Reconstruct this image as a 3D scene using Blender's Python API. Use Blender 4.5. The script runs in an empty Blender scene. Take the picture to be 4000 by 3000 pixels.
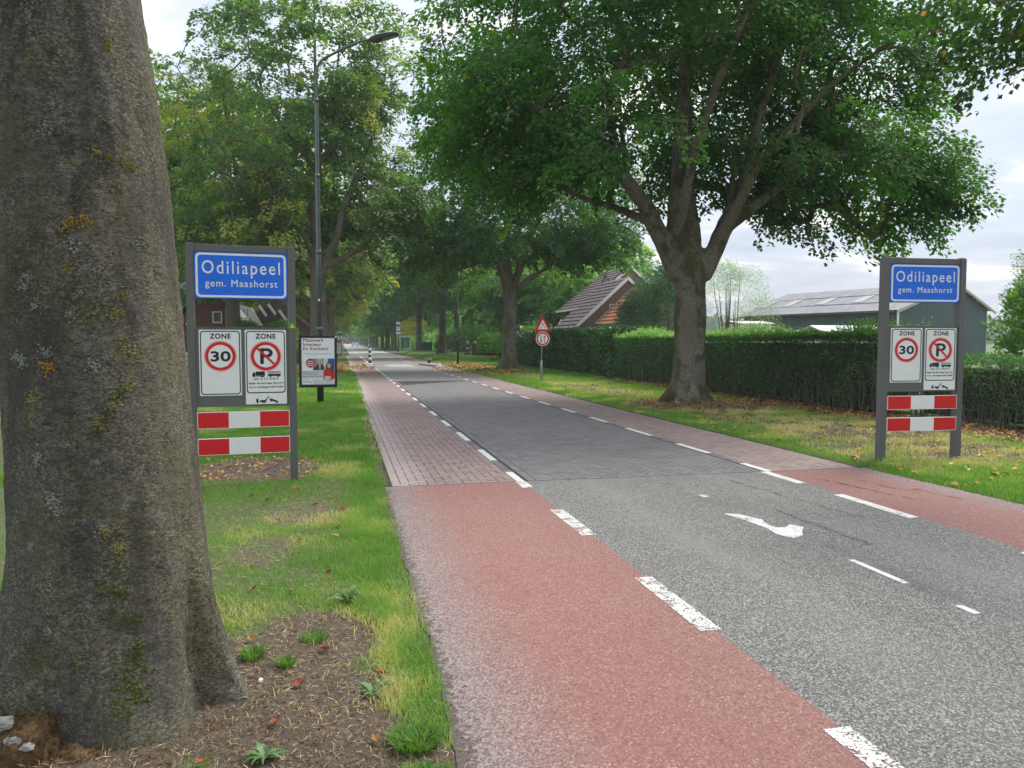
import bpy, bmesh, math, random
import numpy as np
from mathutils import Matrix, Vector
random.seed(7)
RNG = np.random.default_rng(7)
R = math.radians
SC = bpy.context.scene
COL = SC.collection

# ------------------------------------------------------------------ camera
CAM_H = 1.6
pitch, yaw = R(3.1671), R(12.5345)
fw = Vector((math.sin(yaw) * math.cos(pitch), math.cos(yaw) * math.cos(pitch), -math.sin(pitch)))
rt = Vector((math.cos(yaw), -math.sin(yaw), 0))
up = rt.cross(fw)
cd = bpy.data.cameras.new('camera')
cam = bpy.data.objects.new('camera', cd)
COL.objects.link(cam)
M = Matrix((rt, up, -fw)).transposed().to_4x4()
M.translation = (0, 0, CAM_H)
cam.matrix_world = M
cd.sensor_fit = 'HORIZONTAL'; cd.sensor_width = 36; cd.lens = 27
cd.clip_start = 0.05; cd.clip_end = 4000
SC.camera = cam

# ------------------------------------------------------------------ world, sun, exposure
SUN_EL, SUN_AZ = R(52), R(62)          # azimuth measured from +Y (road direction) towards +X
world = bpy.data.worlds.new('World'); SC.world = world; world.use_nodes = True
wt = world.node_tree; wt.nodes.clear()
def wn(t, **k):
    n = wt.nodes.new(t)
    for a, b in k.items(): setattr(n, a, b)
    return n
L = wt.links.new
sky = wn('ShaderNodeTexSky', sky_type='NISHITA'); sky.sun_disc = False
sky.sun_elevation = SUN_EL; sky.sun_rotation = SUN_AZ
tc = wn('ShaderNodeTexCoord'); sep = wn('ShaderNodeSeparateXYZ'); L(tc.outputs['Generated'], sep.inputs[0])
ad = wn('ShaderNodeMath', operation='ADD'); L(sep.outputs['Z'], ad.inputs[0]); ad.inputs[1].default_value = 0.12
mxz = wn('ShaderNodeMath', operation='MAXIMUM'); L(ad.outputs[0], mxz.inputs[0]); mxz.inputs[1].default_value = 0.05
dx = wn('ShaderNodeMath', operation='DIVIDE'); dy = wn('ShaderNodeMath', operation='DIVIDE')
L(sep.outputs['X'], dx.inputs[0]); L(mxz.outputs[0], dx.inputs[1]); L(sep.outputs['Y'], dy.inputs[0]); L(mxz.outputs[0], dy.inputs[1])
cmb = wn('ShaderNodeCombineXYZ'); L(dx.outputs[0], cmb.inputs[0]); L(dy.outputs[0], cmb.inputs[1])
n1 = wn('ShaderNodeTexNoise'); n1.inputs['Scale'].default_value = 1.5; n1.inputs['Detail'].default_value = 7; n1.inputs['Roughness'].default_value = 0.55; n1.inputs['Distortion'].default_value = 0.4
L(cmb.outputs[0], n1.inputs['Vector'])
cr = wn('ShaderNodeValToRGB'); L(n1.outputs['Fac'], cr.inputs[0])
e = cr.color_ramp.elements
e[0].position = 0.34; e[0].color = (2.3, 2.55, 3.05, 1)
e[1].position = 0.66; e[1].color = (5.2, 5.0, 4.7, 1)
em = cr.color_ramp.elements.new(0.53); em.color = (3.0, 3.22, 3.65, 1)
mix = wn('ShaderNodeMix', data_type='RGBA'); mix.inputs['Factor'].default_value = 0.93
L(sky.outputs[0], mix.inputs['A']); L(cr.outputs[0], mix.inputs['B'])
bg = wn('ShaderNodeBackground'); bg.inputs['Strength'].default_value = 0.1
# an overcast sky grows steadily brighter from the horizon to the zenith
zz_ = wn('ShaderNodeMath', operation='MULTIPLY_ADD'); L(mxz.outputs[0], zz_.inputs[0]); zz_.inputs[1].default_value = 0.85; zz_.inputs[2].default_value = 0.88
vm = wn('ShaderNodeVectorMath', operation='SCALE'); L(mix.outputs['Result'], vm.inputs[0]); L(zz_.outputs[0], vm.inputs['Scale']); L(vm.outputs[0], bg.inputs['Color'])
wo = wn('ShaderNodeOutputWorld'); L(bg.outputs[0], wo.inputs[0])

sd = bpy.data.lights.new('sun', 'SUN'); sd.energy = 1.5; sd.angle = R(25); sd.color = (1.0, 0.95, 0.88)
sun = bpy.data.objects.new('sun', sd); COL.objects.link(sun)
sv = Vector((math.sin(SUN_AZ) * math.cos(SUN_EL), math.cos(SUN_AZ) * math.cos(SUN_EL), math.sin(SUN_EL)))
sun.rotation_euler = sv.to_track_quat('Z', 'Y').to_euler(); sun.location = (30, 20, 60)
vs = SC.view_settings
vs.view_transform = 'Standard'; vs.look = 'None'; vs.gamma = 1; vs.use_curve_mapping = False; vs.exposure = 1.3
try:
    SC.cycles.max_bounces = 8; SC.cycles.transparent_max_bounces = 8; SC.cycles.transmission_bounces = 4
except Exception: pass

# ------------------------------------------------------------------ material helpers
class NT:
    def __init__(s, name):
        s.m = bpy.data.materials.new(name); s.m.use_nodes = True; s.t = s.m.node_tree; s.t.nodes.clear()
        s.out = s.n('ShaderNodeOutputMaterial'); s.p = s.n('ShaderNodeBsdfPrincipled'); s.l(s.p.outputs[0], s.out.inputs[0])
        s.geo = None
    def n(s, t, **k):
        n = s.t.nodes.new(t)
        for a, b in k.items(): setattr(n, a, b)
        return n
    def l(s, a, b): s.t.links.new(a, b)
    def pos(s, scale=(1, 1, 1), obj=False):
        c = s.n('ShaderNodeTexCoord') if obj else s.n('ShaderNodeNewGeometry')
        o = c.outputs['Object'] if obj else c.outputs['Position']
        if tuple(scale) == (1, 1, 1): return o
        v = s.n('ShaderNodeVectorMath', operation='MULTIPLY'); s.l(o, v.inputs[0]); v.inputs[1].default_value = scale
        return v.outputs[0]
    def noise(s, vec, scale, detail=4, rough=0.55, dist=0.0):
        n = s.n('ShaderNodeTexNoise'); s.l(vec, n.inputs['Vector'])
        n.inputs['Scale'].default_value = scale; n.inputs['Detail'].default_value = detail
        n.inputs['Roughness'].default_value = rough; n.inputs['Distortion'].default_value = dist
        return n.outputs['Fac']
    def voro(s, vec, scale, feat='F1', out='Distance'):
        n = s.n('ShaderNodeTexVoronoi', feature=feat); s.l(vec, n.inputs['Vector']); n.inputs['Scale'].default_value = scale
        return n.outputs[out]
    def ramp(s, fac, stops):
        r = s.n('ShaderNodeValToRGB'); s.l(fac, r.inputs[0]); el = r.color_ramp.elements
        while len(el) < len(stops): el.new(0.5)
        for q, (p, c) in zip(el, stops):
            q.position = p; q.color = (c, c, c, 1) if not hasattr(c, '__len__') else (*c, 1)
        return r.outputs[0]
    def mix(s, f, a, b, bt='MIX'):
        m = s.n('ShaderNodeMix', data_type='RGBA', blend_type=bt)
        for k, v in (('Factor', f), ('A', a), ('B', b)):
            if hasattr(v, 'is_linked'): s.l(v, m.inputs[k])
            elif k == 'Factor': m.inputs[k].default_value = v
            else: m.inputs[k].default_value = (*v, 1)
        return m.outputs['Result']
    def math(s, op, a, b=0.0, clamp=False):
        m = s.n('ShaderNodeMath', operation=op); m.use_clamp = clamp
        for i, v in enumerate((a, b)):
            if hasattr(v, 'is_linked'): s.l(v, m.inputs[i])
            else: m.inputs[i].default_value = v
        return m.outputs[0]
    def attr(s, name): return s.n('ShaderNodeAttribute', attribute_name=name).outputs['Fac']
    def rnd(s): return s.n('ShaderNodeObjectInfo').outputs['Random']
    def col(s, c):
        if hasattr(c, 'is_linked'): s.l(c, s.p.inputs['Base Color'])
        else: s.p.inputs['Base Color'].default_value = (*c, 1)
    def rough(s, r):
        if hasattr(r, 'is_linked'): s.l(r, s.p.inputs['Roughness'])
        else: s.p.inputs['Roughness'].default_value = r
    def bump(s, h, strength=0.3, dist=0.01):
        b = s.n('ShaderNodeBump'); s.l(h, b.inputs['Height']); b.inputs['Strength'].default_value = strength; b.inputs['Distance'].default_value = dist
        s.l(b.outputs[0], s.p.inputs['Normal'])

def M_plain(name, c, rough=0.5, var=0.12, scale=6.0, metal=0.0, bump=0.0):
    t = NT(name); p = t.pos()
    f = t.noise(p, scale, 5, 0.6)
    lo = tuple(x * (1 - var) for x in c); hi = tuple(min(1, x * (1 + var)) for x in c)
    t.col(t.ramp(f, [(0.3, lo), (0.7, hi)])); t.rough(rough); t.p.inputs['Metallic'].default_value = metal
    if bump: t.bump(t.noise(p, scale * 12, 3), bump, 0.004)
    return t.m

def M_leaf(name, stops, trans=0.35, rough=0.45, transcol=1.5, gain=1.45):
    stops = [(p, tuple(min(.8, v * gain) for v in c)) for p, c in stops]
    t = NT(name); f = t.attr('tint'); c = t.ramp(f, stops); t.col(c); t.rough(rough)
    t.p.inputs['Specular IOR Level'].default_value = 0.3
    tr = t.n('ShaderNodeBsdfTranslucent')
    c2 = t.mix(1.0, c, (transcol * 1.0, transcol * 1.15, transcol * 0.5), 'MULTIPLY'); t.l(c2, tr.inputs[0])
    ms = t.n('ShaderNodeMixShader'); ms.inputs[0].default_value = trans
    t.l(t.p.outputs[0], ms.inputs[1]); t.l(tr.outputs[0], ms.inputs[2]); t.l(ms.outputs[0], t.out.inputs[0])
    return t.m

def mat_asphalt():
    t = NT('grey_asphalt'); p = t.pos()
    v = t.voro(p, 105, out='Color'); bw = t.n('ShaderNodeRGBToBW'); t.l(v, bw.inputs[0])
    c = t.ramp(bw.outputs[0], [(0.2, (.11, .105, .094)), (0.42, (.19, .182, .165)), (0.62, (.28, .27, .245)), (0.85, (.46, .445, .405))])
    d = t.voro(p, 105)
    c = t.mix(t.ramp(d, [(0.45, 0.0), (0.8, 0.75)]), c, (.045, .045, .045))
    big = t.noise(p, 0.9, 5, 0.6); c = t.mix(t.ramp(big, [(0.4, 0.0), (0.7, 0.28)]), c, (.09, .09, .09))
    tk = t.n('ShaderNodeSeparateXYZ'); t.l(p, tk.inputs[0]); tr_ = t.math('ABSOLUTE', t.math('SUBTRACT', t.math('ABSOLUTE', t.math('SUBTRACT', tk.outputs[0], 3.55)), .82))
    tr_ = t.math('MULTIPLY', t.ramp(tr_, [(0.0, .35), (0.45, 0.0)]), t.ramp(t.noise(t.pos((1, .3, 1)), 1.7, 4), [(.35, .2), (.65, 1.0)])); c = t.mix(tr_, c, (.30, .29, .265))
    # tarry wear along the wheel tracks and the old centre line
    sx = t.n('ShaderNodeSeparateXYZ'); t.l(p, sx.inputs[0])
    w = t.math('ABSOLUTE', t.math('SUBTRACT', sx.outputs[0], 3.63)); w = t.math('SUBTRACT', 1.0, t.math('MULTIPLY', w, 4.0), True)
    w = t.math('MULTIPLY', w, t.ramp(t.noise(t.pos((1, .35, 1)), 2.2, 4), [(0.5, 0.0), (0.62, 0.6)]))
    c = t.mix(w, c, (.075, .075, .078))
    t.col(c); t.rough(0.8); t.bump(t.math('ADD', t.math('MULTIPLY', d, -1.0), t.noise(p, 260, 2)), 0.6, 0.006)
    return t.m

def mat_red_asphalt(edge_x, sgn):
    t = NT('red_asphalt'); p = t.pos()
    v = t.voro(p, 110, out='Color'); bw = t.n('ShaderNodeRGBToBW'); t.l(v, bw.inputs[0])
    c = t.ramp(bw.outputs[0], [(0.2, (.205, .095, .078)), (0.5, (.285, .138, .114)), (0.75, (.33, .17, .143)), (0.93, (.42, .29, .255))])
    big = t.noise(p, 1.1, 5, 0.6); c = t.mix(t.ramp(big, [(0.42, 0.0), (0.72, 0.35)]), c, (.25, .10, .09))
    spk = t.noise(p, 14, 3, 0.5); c = t.mix(t.ramp(spk, [(0.66, 0.0), (0.72, 0.45)]), c, (.12, .055, .05))
    # worn, dusty edge where the verge washes over the lane
    sx = t.n('ShaderNodeSeparateXYZ'); t.l(p, sx.inputs[0])
    w = t.math('MULTIPLY', t.math('SUBTRACT', sx.outputs[0], edge_x), sgn)
    w = t.math('ADD', w, t.math('MULTIPLY', t.noise(p, 1.6, 5, .65), -0.36))
    w = t.ramp(t.math('ADD', w, 0.12), [(0.0, 0.95), (0.08, 0.75), (0.5, 0.0)])
    g = t.ramp(bw.outputs[0], [(0.2, (.14, .11, .105)), (0.5, (.245, .195, .185)), (0.85, (.36, .31, .295))])
    c = t.mix(w, c, g)
    dirt = t.ramp(t.math('ADD', t.math('MULTIPLY', t.math('SUBTRACT', sx.outputs[0], edge_x), sgn), t.math('MULTIPLY', t.ramp(t.noise(p, 22, 4, .7), [(.45, 0.0), (.7, 1.0)]), -0.12)), [(0.0, .75), (0.02, 0.0)])
    c = t.mix(dirt, c, (.07, .055, .045))
    sk = t.noise(t.pos((1, .25, 1)), 1.3, 3); 
    t.col(c); t.rough(0.82); t.bump(t.math('ADD', t.math('MULTIPLY', t.voro(p, 110), -1.0), t.noise(p, 300, 2)), 0.45, 0.004)
    return t.m

def mat_paver(name, stops, dusty=0.0, far=False):
    t = NT(name); p = t.pos()
    f = t.noise(t.pos((3, 1, 1)), 5, 3) if far else t.math('FRACT', t.math('ADD', t.attr('tint'), t.rnd()))
    c = t.ramp(f, stops)
    g = t.noise(p, 60, 4, 0.7); c = t.mix(t.ramp(g, [(0.35, 0.0), (0.75, 0.35)]), c, tuple(min(1, x * 1.5) for x in stops[-1][1]))
    big = t.noise(p, 0.7, 4, 0.6); c = t.mix(t.ramp(big, [(0.45, 0.0), (0.7, 0.3)]), c, tuple(x * .7 for x in stops[0][1]))
    if dusty:
        sx = t.n('ShaderNodeSeparateXYZ'); t.l(p, sx.inputs[0])
        w = t.math('ADD', t.math('SUBTRACT', sx.outputs[0], 0.5), t.math('MULTIPLY', t.noise(p, 1.2, 4, .6), -0.4))
        w = t.ramp(w, [(0.0, dusty), (0.35, 0.0)]); c = t.mix(w, c, (.42, .35, .32))
    t.col(c); t.rough(0.78); t.bump(t.noise(p, 220, 3), 0.3, 0.003)
    return t.m

def mat_marking(name='road_paint', wear=0.5):
    t = NT(name); p = t.pos()
    n = t.math('ADD', t.math('MULTIPLY', t.noise(p, 70, 3, 0.7), 0.6), t.math('MULTIPLY', t.noise(p, 7, 3, .6), 0.4))
    w = t.ramp(n, [(wear - 0.03, 0.0), (wear + 0.03, 1.0)])
    t.col(t.ramp(t.noise(p, 25, 4), [(0.3, (.62, .61, .57)), (0.7, (.82, .81, .77))])); t.rough(0.6)
    tr = t.n('ShaderNodeBsdfTransparent'); ms = t.n('ShaderNodeMixShader'); t.l(w, ms.inputs[0]); t.l(t.p.outputs[0], ms.inputs[1]); t.l(tr.outputs[0], ms.inputs[2])
    t.l(ms.outputs[0], t.out.inputs[0])
    return t.m

def mat_ground():
    t = NT('verge_ground'); p = t.pos(); s = t.attr('soil')
    n1 = t.noise(p, 3.0, 6, 0.65); n2 = t.noise(p, 35, 5, 0.7); n3 = t.noise(p, 0.5, 4, .6); n4 = t.noise(p, 160, 2, .6)
    grass = t.ramp(n2, [(0.3, (.06, .09, .025)), (0.55, (.13, .18, .05)), (0.8, (.24, .27, .10))])
    straw = t.ramp(n2, [(0.3, (.12, .085, .045)), (0.7, (.27, .22, .12))])
    gcol = t.mix(t.ramp(n1, [(0.48, 0.0), (0.66, 0.6)]), grass, straw)
    soilc = t.ramp(n2, [(0.25, (.05, .036, .028)), (0.5, (.13, .095, .072)), (0.75, (.26, .20, .155))])
    soilc = t.mix(t.ramp(n4, [(0.45, 0.0), (0.68, 0.55)]), soilc, (.26, .20, .14))
    f = t.ramp(t.math('ADD', s, t.math('MULTIPLY', t.math('SUBTRACT', n1, 0.5), 0.9)), [(0.35, 0.0), (0.6, 1.0)])
    t.col(t.mix(f, gcol, soilc)); t.rough(0.95); t.bump(t.math('ADD', n2, n4), 0.9, 0.02)
    return t.m

def mat_bark(name, base, moss=0.4, lichen=0.5, scale=1.0, near=False):
    t = NT(name); p = t.pos()
    ph = t.pos((1, 1, 1.7))
    a = t.noise(ph, 26 * scale, 7, 0.72); b = t.noise(p, 2.4 * scale, 5, 0.6); fine = t.noise(p, 170 * scale, 3, 0.6)
    c = t.ramp(a, [(0.30, tuple(x * .45 for x in base)), (0.52, base), (0.72, tuple(x * 1.75 for x in base))])
    c = t.mix(t.ramp(b, [(0.4, 0.0), (0.65, 0.35)]), c, tuple(x * .6 for x in base))
    if moss:
        mz = t.noise(t.pos((1, 1, .6)), 2.1 * scale, 6, 0.68)
        c = t.mix(t.ramp(mz, [(0.49, 0.0), (0.57, moss)]), c, (.075, .078, .022) if not near else (.11, .11, .035))
        mk = t.noise(t.pos((1, 1, .45)), 3.4 * scale, 7, 0.75); c = t.mix(t.ramp(mk, [(0.57, 0.0), (0.61, moss * .9)]), c, (.045, .042, .025))
    if lichen:
        lz = t.noise(p, 5.2 * scale, 7, 0.72); sp = t.noise(p, 60 * scale, 3, .6)
        m = t.math('MULTIPLY', t.ramp(lz, [(0.56, 0.0), (0.63, 1.0)]), t.ramp(sp, [(0.45, 0.0), (0.56, lichen)]))
        c = t.mix(m, c, (.30, .31, .22))
        vz = t.voro(p, 7.0 * scale); 
        m2 = t.math('MULTIPLY', t.ramp(vz, [(0.12, 1.0), (0.2, 0.0)]), t.ramp(sp, [(0.42, 0.0), (0.55, lichen)]))
        c = t.mix(m2, c, (.36, .37, .33))
        if near:
            ly = t.noise(p, 3.4, 7, 0.75); m3 = t.math('MULTIPLY', t.ramp(ly, [(0.60, 0.0), (0.655, 1.0)]), t.ramp(t.noise(p, 90, 3, .6), [(0.44, 0.0), (0.54, .9)]))
            c = t.mix(m3, c, (.27, .26, .055))
    if near:
        # grain of the bark: pale warty specks, dark fissures, tan lichen and painted-in sun tone on the side that faces the road
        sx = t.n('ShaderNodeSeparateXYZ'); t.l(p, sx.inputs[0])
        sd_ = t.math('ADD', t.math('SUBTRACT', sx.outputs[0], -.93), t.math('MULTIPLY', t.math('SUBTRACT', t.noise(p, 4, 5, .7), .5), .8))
        sun_crust = t.math('MULTIPLY', t.ramp(sd_, [(0.0, 0.0), (0.14, 1.0)]), t.ramp(t.noise(p, 75, 4, .75), [(0.44, 0.0), (0.56, .85)]))
        c = t.mix(sun_crust, c, (.25, .225, .135))
        g1 = t.noise(t.pos((1, 1, 1.6)), 150, 4, .75); c = t.mix(t.ramp(g1, [(0.54, 0.0), (0.68, .5)]), c, (.27, .25, .21)); c = t.mix(t.ramp(g1, [(0.34, .6), (0.44, 0.0)]), c, (.04, .037, .033))
        vc = t.voro(t.pos((1, 1, 1.5)), 105, out='Color'); bw = t.n('ShaderNodeRGBToBW'); t.l(vc, bw.inputs[0])
        c = t.mix(1.0, c, t.ramp(bw.outputs[0], [(0.2, (.50, .49, .49)), (0.42, (.86, .86, .85)), (0.62, (1, 1, .98)), (0.82, (1.0, 1.0, .98))]), 'MULTIPLY')
        c = t.mix(t.ramp(bw.outputs[0], [(0.68, 0.0), (0.80, .7)]) if 0 else t.math('MULTIPLY', t.ramp(bw.outputs[0], [(0.64, 0.0), (0.78, .9)]), t.ramp(t.noise(p, 3.6, 5, .7), [(0.40, .12), (0.60, 1.0)])), c, (.34, .32, .25))
        vs_ = t.noise(t.pos((1, 1, .18)), 6.5, 5, .6); c = t.mix(t.ramp(vs_, [(0.38, .5), (0.52, 0.0)]), c, (.055, .05, .048)); lg = t.noise(p, 1.7, 4, .6); c = t.mix(t.ramp(lg, [(0.35, .45), (0.52, 0.0)]), c, (.07, .064, .064))
        dk = t.noise(t.pos((1, 1, 5)), 42, 4, .7, .5); c = t.mix(t.ramp(dk, [(0.30, .6), (0.40, 0.0)]), c, (.022, .02, .017))
        ol = t.noise(t.pos((1, 1, .5)), 3.1, 5, .65); c = t.mix(t.ramp(ol, [(0.5, 0.0), (0.72, .45)]), c, (.17, .165, .05))
    t.col(c); t.rough(0.92)
    h = t.math('ADD', t.math('MULTIPLY', a, 1.0), t.math('MULTIPLY', fine, 0.5)); t.bump(h, 0.9 if near else 0.7, 0.03)
    return t.m

def mat_brickwall(name, c1, c2, mortar, sx=1.0):
    t = NT(name); g = t.pos()
    sp = t.n('ShaderNodeSeparateXYZ'); t.l(g, sp.inputs[0])
    cb = t.n('ShaderNodeCombineXYZ'); t.l(t.math('ADD', sp.outputs[0], sp.outputs[1]), cb.inputs[0]); t.l(sp.outputs[2], cb.inputs[1])
    b = t.n('ShaderNodeTexBrick'); t.l(cb.outputs[0], b.inputs['Vector']); b.inputs['Scale'].default_value = 1.0
    b.inputs['Brick Width'].default_value = 0.22; b.inputs['Row Height'].default_value = 0.065; b.inputs['Mortar Size'].default_value = 0.006
    b.inputs['Color1'].default_value = (*c1, 1); b.inputs['Color2'].default_value = (*c2, 1); b.inputs['Mortar'].default_value = (*mortar, 1)
    n = t.noise(g, 3, 5); c = t.mix(t.ramp(n, [(0.35, 0.35), (0.7, 0.0)]), b.outputs['Color'], tuple(x * .6 for x in c1))
    t.col(c); t.rough(0.9); t.bump(b.outputs['Fac'], -0.4, 0.01)
    return t.m

MATS = {}
MATS['asphalt'] = mat_asphalt()
MATS['red_l'] = mat_red_asphalt(0.44, 1.0)
MATS['red_r'] = mat_red_asphalt(6.55, -1.0)
MATS['paver_pink'] = mat_paver('pink_pavers', [(0.0, (.215, .15, .135)), (0.35, (.265, .19, .17)), (0.7, (.30, .225, .20)), (1.0, (.28, .21, .19))], 0.8)
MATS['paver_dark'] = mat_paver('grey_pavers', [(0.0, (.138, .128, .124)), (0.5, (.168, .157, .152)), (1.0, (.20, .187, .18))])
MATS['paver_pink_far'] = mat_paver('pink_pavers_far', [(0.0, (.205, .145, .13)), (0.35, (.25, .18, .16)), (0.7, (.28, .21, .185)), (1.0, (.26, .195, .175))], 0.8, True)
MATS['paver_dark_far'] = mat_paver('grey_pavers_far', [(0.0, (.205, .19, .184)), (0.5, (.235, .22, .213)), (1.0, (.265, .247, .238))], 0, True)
MATS['joint'] = M_plain('joint_sand', (.05, .043, .037), 0.95, 0.3, 20)
MATS['paint'] = mat_marking('road_paint', 0.58)
MATS['paint_worn'] = mat_marking('worn_road_paint', 0.53)
MATS['paint_new'] = mat_marking('white_paver_face', 0.80)
MATS['ground'] = mat_ground()
MATS['far_grey'] = M_plain('far_asphalt', (.46, .45, .43), 0.8, 0.15, 1.5)
MATS['tile_path'] = M_plain('concrete_path', (.34, .32, .29), 0.85, 0.15, 3)
MATS['sign_grey'] = M_plain('grey_powder_coat', (.125, .128, .125), 0.45, 0.06, 3, 0.0)
MATS['sign_grey2'] = M_plain('grey_back_panel', (.13, .138, .135), 0.5, 0.06, 3)
MATS['blue'] = M_plain('blue_retroreflective', (.003, .17, .92), 0.55, 0.05, 4)
MATS['blue_edge'] = M_plain('blue_edge', (.006, .085, .34), 0.4, 0.05, 4)
MATS['white'] = M_plain('white_sign_face', (.90, .91, .92), 0.5, 0.03, 8)
MATS['red'] = M_plain('red_sign_face', (.74, .006, .014), 0.5, 0.05, 4)
MATS['black'] = M_plain('black_print', (.012, .014, .022), 0.5, 0.1, 4)
MATS['galv'] = M_plain('galvanised_steel', (.36, .38, .40), 0.45, 0.12, 9, 0.3)
MATS['pole'] = M_plain('dark_green_grey_pole', (.10, .125, .125), 0.4, 0.12, 5)
MATS['pole_low'] = M_plain('dark_lower_pole', (.03, .033, .036), 0.5, 0.3, 9)
MATS['lamp_glass'] = M_plain('lamp_diffuser', (.36, .37, .33), 0.3, 0.06, 5)
MATS['frame_black'] = M_plain('black_frame', (.014, .015, .017), 0.35, 0.1, 5)
MATS['sticker_green'] = M_plain('green_sticker', (.03, .32, .04), 0.5, 0.05, 5)
MATS['yellow'] = M_plain('yellow_print', (.80, .55, .01), 0.5, 0.05, 5)
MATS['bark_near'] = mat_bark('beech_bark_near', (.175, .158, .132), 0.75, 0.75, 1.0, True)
MATS['bark'] = mat_bark('beech_bark', (.225, .195, .15), 0.9, 0.35, 0.7)
MATS['bark_dark'] = mat_bark('darker_bark', (.20, .178, .138), 0.65, 0.25, 0.6)  # slightly darker bark tone, shared by most of the trees
MATS['moss'] = M_plain('moss_rot', (.16, .095, .04), 0.95, 0.5, 14, 0, 0.8)
MATS['brick_red'] = mat_brickwall('red_brick', (.22, .075, .055), (.15, .05, .04), (.2, .15, .12))
MATS['brick_brown'] = mat_brickwall('brown_brick', (.23, .15, .12), (.14, .088, .072), (.30, .25, .22))
MATS['brick_pillar'] = mat_brickwall('pillar_brick', (.10, .075, .07), (.06, .05, .048), (.16, .14, .13))
MATS['tile_brown'] = M_plain('brown_roof_tile', (.15, .115, .107), 0.7, 0.25, 4)
MATS['tile_orange'] = M_plain('orange_roof_tile', (.42, .165, .075), 0.75, 0.35, 6)
MATS['tile_grey'] = M_plain('grey_roof_tile', (.34, .36, .38), 0.6, 0.25, 5)
MATS['white_paint'] = M_plain('white_paint', (.78, .78, .76), 0.5, 0.04, 3)
MATS['fibre'] = M_plain('fibre_cement_roof', (.25, .255, .265), 0.75, 0.2, 1.2)
MATS['fibre_light'] = M_plain('roof_light_sheet', (.40, .39, .34), 0.5, 0.1, 2)
MATS['steel_green'] = M_plain('dark_green_cladding', (.045, .088, .083), 0.5, 0.12, 1.2)
MATS['tin'] = M_plain('pale_tin', (.62, .62, .60), 0.6, 0.2, 1.5)
MATS['dark_glass'] = M_plain('dark_glass', (.05, .05, .065), 0.12, 0.2, 3)
MATS['shutter'] = M_plain('purple_grey_blind', (.12, .095, .125), 0.5, 0.1, 3)
MATS['concrete'] = M_plain('concrete', (.36, .34, .31), 0.85, 0.2, 8, 0, 0.3)
MATS['stone_dark'] = M_plain('dark_stone', (.13, .14, .14), 0.7, 0.2, 9)
MATS['teal'] = M_plain('teal_metal', (.01, .10, .10), 0.5, 0.1, 4)
MATS['shelter'] = M_plain('pale_green_frame', (.45, .58, .52), 0.45, 0.05, 4)
MATS['shelter_ad'] = M_plain('green_advert', (.01, .14, .085), 0.4, 0.1, 2)
MATS['car_white'] = M_plain('white_car_paint', (.75, .76, .78), 0.25, 0.04, 2)
MATS['tyre'] = M_plain('tyre', (.02, .02, .02), 0.8, 0.2, 9)
MATS['rear_light'] = M_plain('rear_light', (.6, .03, .05), 0.3, 0.1, 9)
MATS['flag'] = M_plain('yellow_green_flag', (.62, .85, .03), 0.6, 0.08, 9)
MATS['soilclump'] = M_plain('leaf_mulch', (.11, .075, .05), 0.95, 0.4, 25, 0, .5)
MATS['curtain'] = M_plain('pale_net_curtain', (.6, .6, .58), 0.7, 0.08, 9)

G3 = lambda *a: a
MATS['leaf_r1'] = M_leaf('dark_beech_leaves', [(0.0, (.020, .052, .014)), (0.35, (.032, .085, .018)), (0.62, (.055, .135, .022)), (0.82, (.11, .175, .032)), (0.95, (.20, .22, .04)), (1.0, (.30, .15, .04))], 0.45, gain=2.0)
MATS['leaf_r0'] = M_leaf('browning_beech_leaves', [(0.0, (.016, .034, .012)), (0.35, (.03, .06, .016)), (0.6, (.07, .085, .02)), (0.8, (.14, .09, .025)), (1.0, (.24, .10, .03))], 0.42, gain=1.8)
MATS['leaf_l1'] = M_leaf('green_yellow_leaves', [(0.0, (.030, .066, .024)), (0.3, (.054, .108, .034)), (0.6, (.095, .158, .042)), (0.82, (.19, .23, .055)), (0.95, (.27, .24, .055)), (1.0, (.34, .17, .05))], 0.45, transcol=1.35, gain=1.75)
MATS['leaf_r2'] = M_leaf('blue_green_leaves', [(0.0, (.026, .065, .026)), (0.4, (.045, .11, .034)), (0.7, (.075, .15, .035)), (0.9, (.14, .20, .04)), (1.0, (.26, .2, .05))], 0.4, gain=1.75)
MATS['leaf_far'] = M_leaf('far_leaves', [(0.0, (.045, .095, .035)), (0.4, (.085, .165, .05)), (0.75, (.15, .25, .07)), (1.0, (.27, .30, .09))], 0.42, gain=1.9)
MATS['leaf_aut'] = M_leaf('turning_leaves', [(0.0, (.06, .09, .02)), (0.4, (.14, .15, .03)), (0.75, (.24, .19, .04)), (1.0, (.33, .16, .05))], 0.45)
MATS['leaf_pale'] = M_leaf('pale_willow_leaves', [(0.0, (.10, .15, .09)), (0.5, (.18, .24, .15)), (1.0, (.30, .36, .24))], 0.45)
MATS['leaf_bluegreen'] = M_leaf('grey_green_leaves', [(0.0, (.035, .075, .045)), (0.5, (.07, .13, .075)), (1.0, (.13, .20, .11))], 0.3)
MATS['leaf_bright'] = M_leaf('bright_green_leaves', [(0.0, (.045, .10, .03)), (0.5, (.09, .19, .045)), (1.0, (.17, .29, .07))], 0.4)
MATS['leaf_yellow'] = M_leaf('golden_leaves', [(0.0, (.30, .30, .04)), (0.5, (.50, .45, .06)), (1.0, (.65, .60, .10))], 0.4)
MATS['leaf_privet'] = M_leaf('privet_leaves', [(0.0, (.018, .045, .016)), (0.45, (.036, .083, .026)), (0.8, (.065, .135, .036)), (1.0, (.13, .24, .05))], 0.25, 0.6, gain=2.5)
MATS['leaf_laurel'] = M_leaf('laurel_leaves', [(0.0, (.018, .045, .017)), (0.5, (.035, .085, .026)), (1.0, (.085, .16, .04))], 0.15, 0.3, gain=2.0)
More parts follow.
